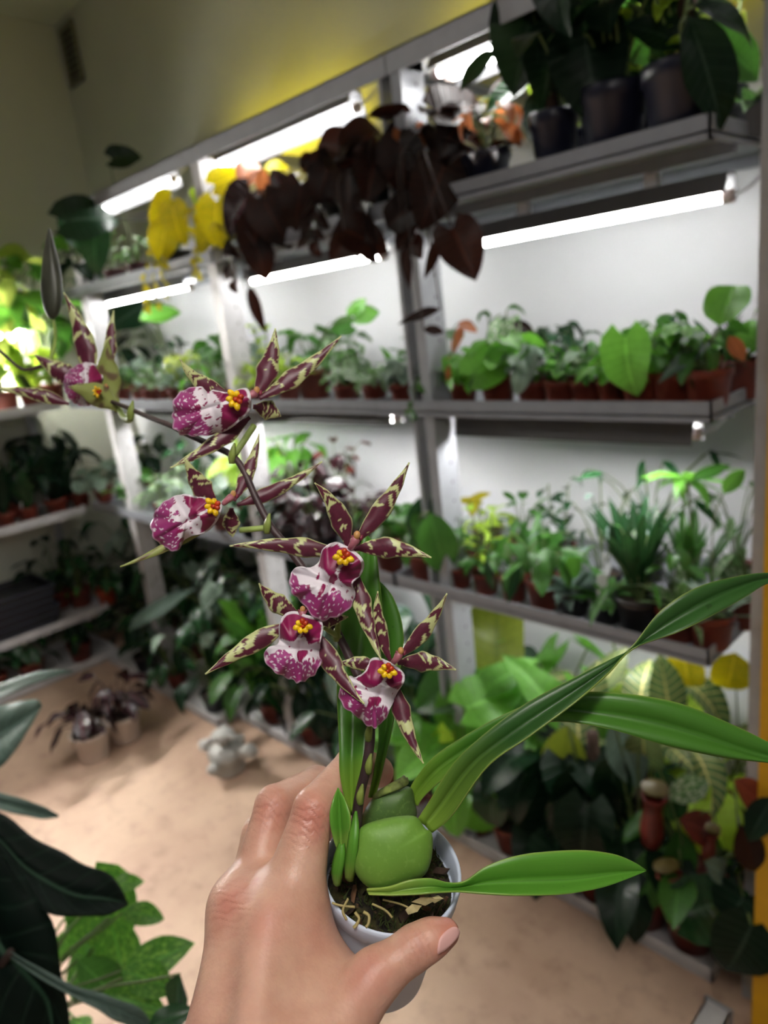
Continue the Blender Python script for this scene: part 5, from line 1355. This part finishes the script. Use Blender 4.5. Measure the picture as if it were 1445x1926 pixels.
def surface_nets(F):
    ins = F < 0
    nx, ny, nz = F.shape
    corners = [(i, j, k) for i in (0, 1) for j in (0, 1) for k in (0, 1)]
    cnt = sum(ins[i:nx - 1 + i, j:ny - 1 + j, k:nz - 1 + k].astype(np.int8) for i, j, k in corners)
    act = (cnt > 0) & (cnt < 8)
    idx = np.argwhere(act); vid = -np.ones(act.shape, np.int64); vid[act] = np.arange(len(idx))
    acc = np.zeros((len(idx), 3)); num = np.zeros(len(idx))
    for ci, c0 in enumerate(corners):
        for ax in range(3):
            if c0[ax]: continue
            c1 = list(c0); c1[ax] = 1
            f0 = F[idx[:, 0] + c0[0], idx[:, 1] + c0[1], idx[:, 2] + c0[2]]; f1 = F[idx[:, 0] + c1[0], idx[:, 1] + c1[1], idx[:, 2] + c1[2]]
            m = (f0 < 0) != (f1 < 0)
            t_ = np.where(m, f0 / np.where(m, f0 - f1, 1), 0)
            p = np.tile(np.array(c0, float), (len(idx), 1)); p[:, ax] = t_
            acc[m] += p[m]; num[m] += 1
    Vv = idx + acc / num[:, None]
    faces = []
    for ax in range(3):
        o1, o2 = (ax + 1) % 3, (ax + 2) % 3
        sl0 = [slice(None)] * 3; sl1 = [slice(None)] * 3
        sl0[ax] = slice(0, -1); sl1[ax] = slice(1, None)
        a, b = ins[tuple(sl0)], ins[tuple(sl1)]
        for flip in (False, True):
            e = np.argwhere((a & ~b) if not flip else (~a & b))
            ok = (e[:, o1] > 0) & (e[:, o2] > 0) & (e[:, o1] < F.shape[o1] - 1) & (e[:, o2] < F.shape[o2] - 1)
            e = e[ok]
            def vv(d1, d2):
                q = e.copy(); q[:, o1] -= d1; q[:, o2] -= d2; return vid[q[:, 0], q[:, 1], q[:, 2]]
            quad = np.stack([vv(1, 1), vv(0, 1), vv(0, 0), vv(1, 0)], 1)
            if flip: quad = quad[:, ::-1]
            faces.append(quad)
    return Vv, np.concatenate(faces)


Vv, Fq = surface_nets(F_)
Vc = Vv * h + lo_
# laplacian smoothing
E_ = np.concatenate([Fq[:, [0, 1]], Fq[:, [1, 2]], Fq[:, [2, 3]], Fq[:, [3, 0]]]); E_ = np.concatenate([E_, E_[:, ::-1]])
deg = np.bincount(E_[:, 0], minlength=len(Vc))[:, None]
for it in range(6):
    sm_ = np.stack([np.bincount(E_[:, 0], weights=Vc[E_[:, 1], c], minlength=len(Vc)) for c in range(3)], 1) / deg
    Vc = Vc + (sm_ - Vc) * .5


def near(pts, s):
    f = np.zeros(len(Vc))
    for p, w_ in pts: f = np.maximum(f, w_ * np.exp(-((Vc - p) ** 2).sum(1) / (2 * s * s)))
    return f


red = near([(cc(498, 1724, .305), 1.0), (cc(423, 1692, .325), .9), (IP[0] + np.array([0, 0, -.010]), 1.0), (MP[0] + np.array([0, 0, -.010]), .7), (TT[0], 1.1), (cc(700, 1822, .30), .7), (cc(790, 1775, .305), .5), (IT[0], .8), (cc(600, 1750, .32), .4)], .0085)
crs = np.zeros(len(Vc))
for p, axd, w_ in ((IP[0] + np.array([-.001, .003, -.009]), ID[0] - IM[0], .0075), (cc(790, 1778, .304), TT[0] - TM_[0], .0065), (MP[0] + np.array([0, 0, -.009]), MDp[0] - MM_[0], .0065), (cc(425, 1695, .325), MP[0] - W1[0], .008)):
    axd = axd / np.linalg.norm(axd); s_ = (Vc - p) @ axd; mask = np.exp(-((Vc - p) ** 2).sum(1) / (2 * w_ * w_))
    wob = np.array([.0009 * math.sin(x * 900) for x in Vc[:, 0] + Vc[:, 2]])
    crs = np.maximum(crs, mask * (.5 + .5 * np.cos(2 * math.pi * (s_ + wob) / .0036)) ** 3)


def skin_mat(name, nail=False):
    t = NT(name); t.b.inputs['Roughness'].default_value = .42
    a = t.noise(70.0, detail=4); f = t.noise(900.0, detail=2); big = t.noise(22.0)
    rd = t.n('ShaderNodeAttribute', attribute_name='red').outputs['Fac']; cr = t.n('ShaderNodeAttribute', attribute_name='crease').outputs['Fac']
    c = t.mix(t.ramp(a, .3, .7), rgb(194, 148, 128), rgb(214, 172, 150))
    c = t.mix(t.math('MULTIPLY', t.ramp(big, .5, .7), .35), c, rgb(190, 138, 124))
    c = t.mix(t.math('MULTIPLY', rd, .62), c, rgb(188, 98, 88))
    c = t.mix(t.math('MULTIPLY', cr, .35), c, rgb(150, 84, 72))
    t.base(c)
    t.b.inputs['Subsurface Weight'].default_value = .22; t.b.inputs['Subsurface Radius'].default_value = (.010, .0035, .0018); t.b.inputs['Subsurface Scale'].default_value = .35
    vo = t.n('ShaderNodeTexVoronoi', {'Scale': 620.0}); t.t.links.new(t.n('ShaderNodeTexCoord').outputs['Object'], vo.inputs['Vector'])
    hgt = t.math('MULTIPLY_ADD', f, .5, t.math('MULTIPLY_ADD', cr, -2.2, t.math('MULTIPLY', vo.outputs['Distance'], .5)))
    t.bump(hgt, .30, .0006); return t.m


hand = mesh_obj('hand', np.array([CAM + R @ (v * S) for v in Vc]), Fq, skin_mat('skin'), None, True, attrs={'red': red, 'crease': crs})
tag(hand, 'bare left hand of the photographer wrapped around the small white orchid pot', 'hand')
# thumbnail: a thin curved plate bedded in the tip of the thumb
M_NAIL = plain('thumbnail_pink', rgb(226, 176, 170), .28, .04, 60)
nail_px = catmull([(823, 1793), (826, 1768), (838, 1752), (853, 1743), (863, 1747), (865, 1757), (856, 1770), (842, 1784), (830, 1792)], 28, True)
tri_c = Vc[Fq].mean(1)


def surf_depth(px, py):
    """front depth of the hand's flesh along a line of sight, for bedding the nail on it"""
    q = Vc / Vc[:, 2:3] * F_PX
    m = (np.abs(q[:, 0] + CX - px) < 5) & (np.abs(q[:, 1] + CY - py) < 5)
    return Vc[m, 2].min() if m.any() else TT[0][2] - .004


nc = nail_px.mean(0); V = []
for s in (.0, .35, .7, 1.0):
    for x, y in nail_px:
        qx, qy = nc + (np.array([x, y]) - nc) * s; V.append((qx, qy))
dn = np.array([surf_depth(x, y) for x, y in V])
A_ = np.array([[1, x, y, x * x, x * y, y * y] for x, y in (np.array(V) - nc) / 20]); co = np.linalg.lstsq(A_, dn, rcond=None)[0]; dn = A_ @ co
V3 = [cw(cc(x, y, d - .0005)) for (x, y), d in zip(V, dn)] + [cw(cc(x, y, d + .0016)) for (x, y), d in zip(V[-28:], dn[-28:])]
Fc = [(i * 28 + k, i * 28 + (k + 1) % 28, (i + 1) * 28 + (k + 1) % 28, (i + 1) * 28 + k) for i in range(4) for k in range(28)]
nl = mesh_obj('thumbnail', V3, Fc, M_NAIL, hand); nl['label'] = 'pink thumbnail'

# ------------------------------------------------------------------ plants on the low bench at the near left
bench = empty('low_bench', (-1.15, -.12, 0), None, 'low white bench carrying the dark leaved plants at the photograph edge', 'bench')
MB().box(-1.62, -.80, -.42, .16, .345, .375).build('bench_top', M_TRAY, bench)
for xx in (-1.60, -.86):
    for yy in (-.40, .10): MB().box(xx, xx + .04, yy, yy + .04, 0, .345).build('leg', M_FRAME, bench)


def ribbon_leaf(pl, A, B, Md, mat, nu=30, nv=10, wave=.0, seed=0.):
    A = catmull([CAM + ray(x, y) * d for x, y, d in A], nu); B = catmull([CAM + ray(x, y) * d for x, y, d in B], nu); Mm = catmull([CAM + ray(x, y) * d for x, y, d in Md], nu)
    V, UV = [], []
    fw = R @ np.array([0, 0, 1.0])
    for i in range(nu):
        for j in range(nv + 1):
            v = j / nv
            t_ = v * 2 if v <= .5 else v * 2 - 1
            p = A[i] * (1 - t_) + Mm[i] * t_ if v <= .5 else Mm[i] * (1 - t_) + B[i] * t_
            wd = np.linalg.norm(A[i] - B[i])
            p = p - fw * wd * .10 * math.sin(math.pi * t_) + fw * wave * wd * math.sin(i * .9 + seed + v * 3) * abs(v - .5)
            V.append(p); UV.append((i / (nu - 1), v))
    s = nv + 1
    o = mesh_obj('leaf', V, [(i * s + j, i * s + j + 1, (i + 1) * s + j + 1, (i + 1) * s + j) for i in range(nu - 1) for j in range(nv)], mat, pl, True, UV)
    m_ = o.modifiers.new('thickness', 'SOLIDIFY'); m_.thickness = .0012; m_.offset = 0
    return o, A[0]


def petioles(pl, ends, mat, r=.004):
    st = MB(); c = np.array(WL[pl.name]) + np.array([0, 0, .10])
    for e in ends: st.tube(catmull([c, (c + e) / 2 + np.array([0, 0, .05]), e], 10), r, 8)
    st.build('stem', mat, pl, True)


v1 = plant_at('large dark velvet leaved plant with pale midribs at the photograph edge', (-1.02, -.02, .375), (.075, .12, M_BLACK), [('stalk', 'oval', 'velvet', 4, .16, .16)], (), None)
ends = []
for A, B, Md in (
    ([(-150, 1500, .80), (-60, 1508, .80), (0, 1529, .80), (50, 1565, .80), (100, 1595, .80), (150, 1621, .80), (199, 1641, .80), (226, 1668, .805), (241, 1701, .81)],
     [(-150, 1545, .78), (-60, 1570, .77), (0, 1606, .76), (33, 1667, .75), (83, 1712, .75), (140, 1724, .755), (195, 1722, .77), (225, 1712, .79), (241, 1703, .81)],
     [(-150, 1525, .80), (-60, 1545, .79), (0, 1580, .785), (45, 1628, .78), (90, 1658, .78), (145, 1684, .785), (197, 1690, .79), (226, 1696, .80), (241, 1702, .81)]),
    ([(-20, 1560, .78), (0, 1590, .77), (40, 1640, .76), (70, 1682, .755), (100, 1745, .75), (117, 1830, .75), (130, 1930, .75), (125, 2010, .755), (110, 2060, .76)],
     [(-90, 1590, .76), (-110, 1640, .74), (-120, 1700, .72), (-110, 1770, .71), (-80, 1840, .71), (-40, 1910, .715), (10, 1980, .725), (60, 2030, .74), (108, 2062, .76)],
     [(-55, 1580, .78), (-50, 1630, .77), (-30, 1690, .76), (0, 1778, .75), (30, 1806, .748), (60, 1838, .748), (93, 1880, .75), (105, 1980, .755), (109, 2061, .762)]),
    ([(20, 1790, .72), (60, 1812, .72), (133, 1850, .72), (199, 1871, .72), (240, 1886, .725), (266, 1898, .73), (286, 1926, .735)],
     [(20, 1800, .72), (60, 1830, .71), (133, 1872, .70), (170, 1890, .70), (205, 1912, .705), (245, 1930, .72), (284, 1930, .735)],
     [(20, 1795, .725), (60, 1820, .722), (133, 1862, .72), (185, 1882, .72), (225, 1900, .722), (258, 1915, .73), (286, 1928, .737)])):
    o, e = ribbon_leaf(v1, A, B, Md, LEAF['velvet'] if len(A) > 7 else LEAF['grey'], wave=.06, seed=len(ends)); ends.append(e)
petioles(v1, ends, M_DSTEM)
g1 = plant_at('grey green leaved plant with rounded leaf tips beside the bench edge', (-1.42, -.02, .375), (.075, .12, M_BLACK), [('stalk', 'oval', 'grey', 5, .14, .30)], (), None)
ends = []
for A, B, Md in (
    ([(-90, 1470, 1.15), (-40, 1480, 1.14), (0, 1490, 1.13), (50, 1505, 1.12), (85, 1518, 1.12), (110, 1533, 1.12)], [(-90, 1500, 1.13), (-40, 1515, 1.11), (0, 1524, 1.10), (40, 1532, 1.10), (80, 1540, 1.11), (109, 1537, 1.12)], [(-90, 1485, 1.15), (-40, 1498, 1.135), (0, 1508, 1.125), (45, 1520, 1.12), (84, 1530, 1.12), (110, 1535, 1.123)]),
    ([(-90, 1320, 1.2), (-40, 1325, 1.2), (0, 1327, 1.2), (40, 1318, 1.2), (70, 1316, 1.2), (79, 1326, 1.2)], [(-90, 1480, 1.16), (-50, 1470, 1.15), (0, 1444, 1.15), (30, 1410, 1.16), (58, 1365, 1.18), (78, 1330, 1.2)], [(-90, 1400, 1.2), (-45, 1395, 1.19), (0, 1380, 1.19), (35, 1360, 1.19), (62, 1340, 1.195), (79, 1328, 1.203)]),
    ([(-90, 1310, 1.28), (-40, 1300, 1.28), (0, 1286, 1.28), (69, 1264, 1.28), (110, 1260, 1.28), (138, 1261, 1.28)], [(-90, 1335, 1.26), (-40, 1326, 1.25), (0, 1314, 1.25), (50, 1293, 1.26), (100, 1274, 1.27), (138, 1263, 1.28)], [(-90, 1322, 1.28), (-40, 1313, 1.275), (0, 1300, 1.27), (60, 1278, 1.27), (105, 1267, 1.275), (138, 1262, 1.282)])):
    o, e = ribbon_leaf(g1, A, B, Md, LEAF['grey'], wave=.05, seed=len(ends)); ends.append(e)
petioles(g1, ends, M_DSTEM)
plant_at('bushy bright green speckled leaved plant below the dark velvet leaf', (-.93, .085, .375), (.07, .11, M_BLACK), [('stalk', 'oval', 'spotted', 20, .085, .15), ('bush', 'oval', 'spotted', 18, .085, .13)],
         [(235, 1660, .27, 60, -15, 'oval', 'spotted'), (272, 1717, .26, 75, 5, 'oval', 'spotted'), (205, 1725, .25, 130, 60, 'heart', 'spotted'), (165, 1750, .24, 140, 100, 'oval', 'spotted'), (225, 1800, .22, 140, 75, 'oval', 'spotted'), (290, 1805, .23, 130, -30, 'oval', 'spotted'), (285, 1840, .21, 110, 20, 'oval', 'spotted'), (200, 1850, .19, 130, 40, 'oval', 'green'), (332, 1875, .21, 90, 100, 'oval', 'deep'), (250, 1885, .19, 110, 15, 'oval', 'spotted'), (150, 1830, .22, 130, 120, 'oval', 'spotted'), (120, 1780, .24, 80, 140, 'oval', 'spotted'), (320, 1915, .19, 80, -20, 'oval', 'deep')], None)
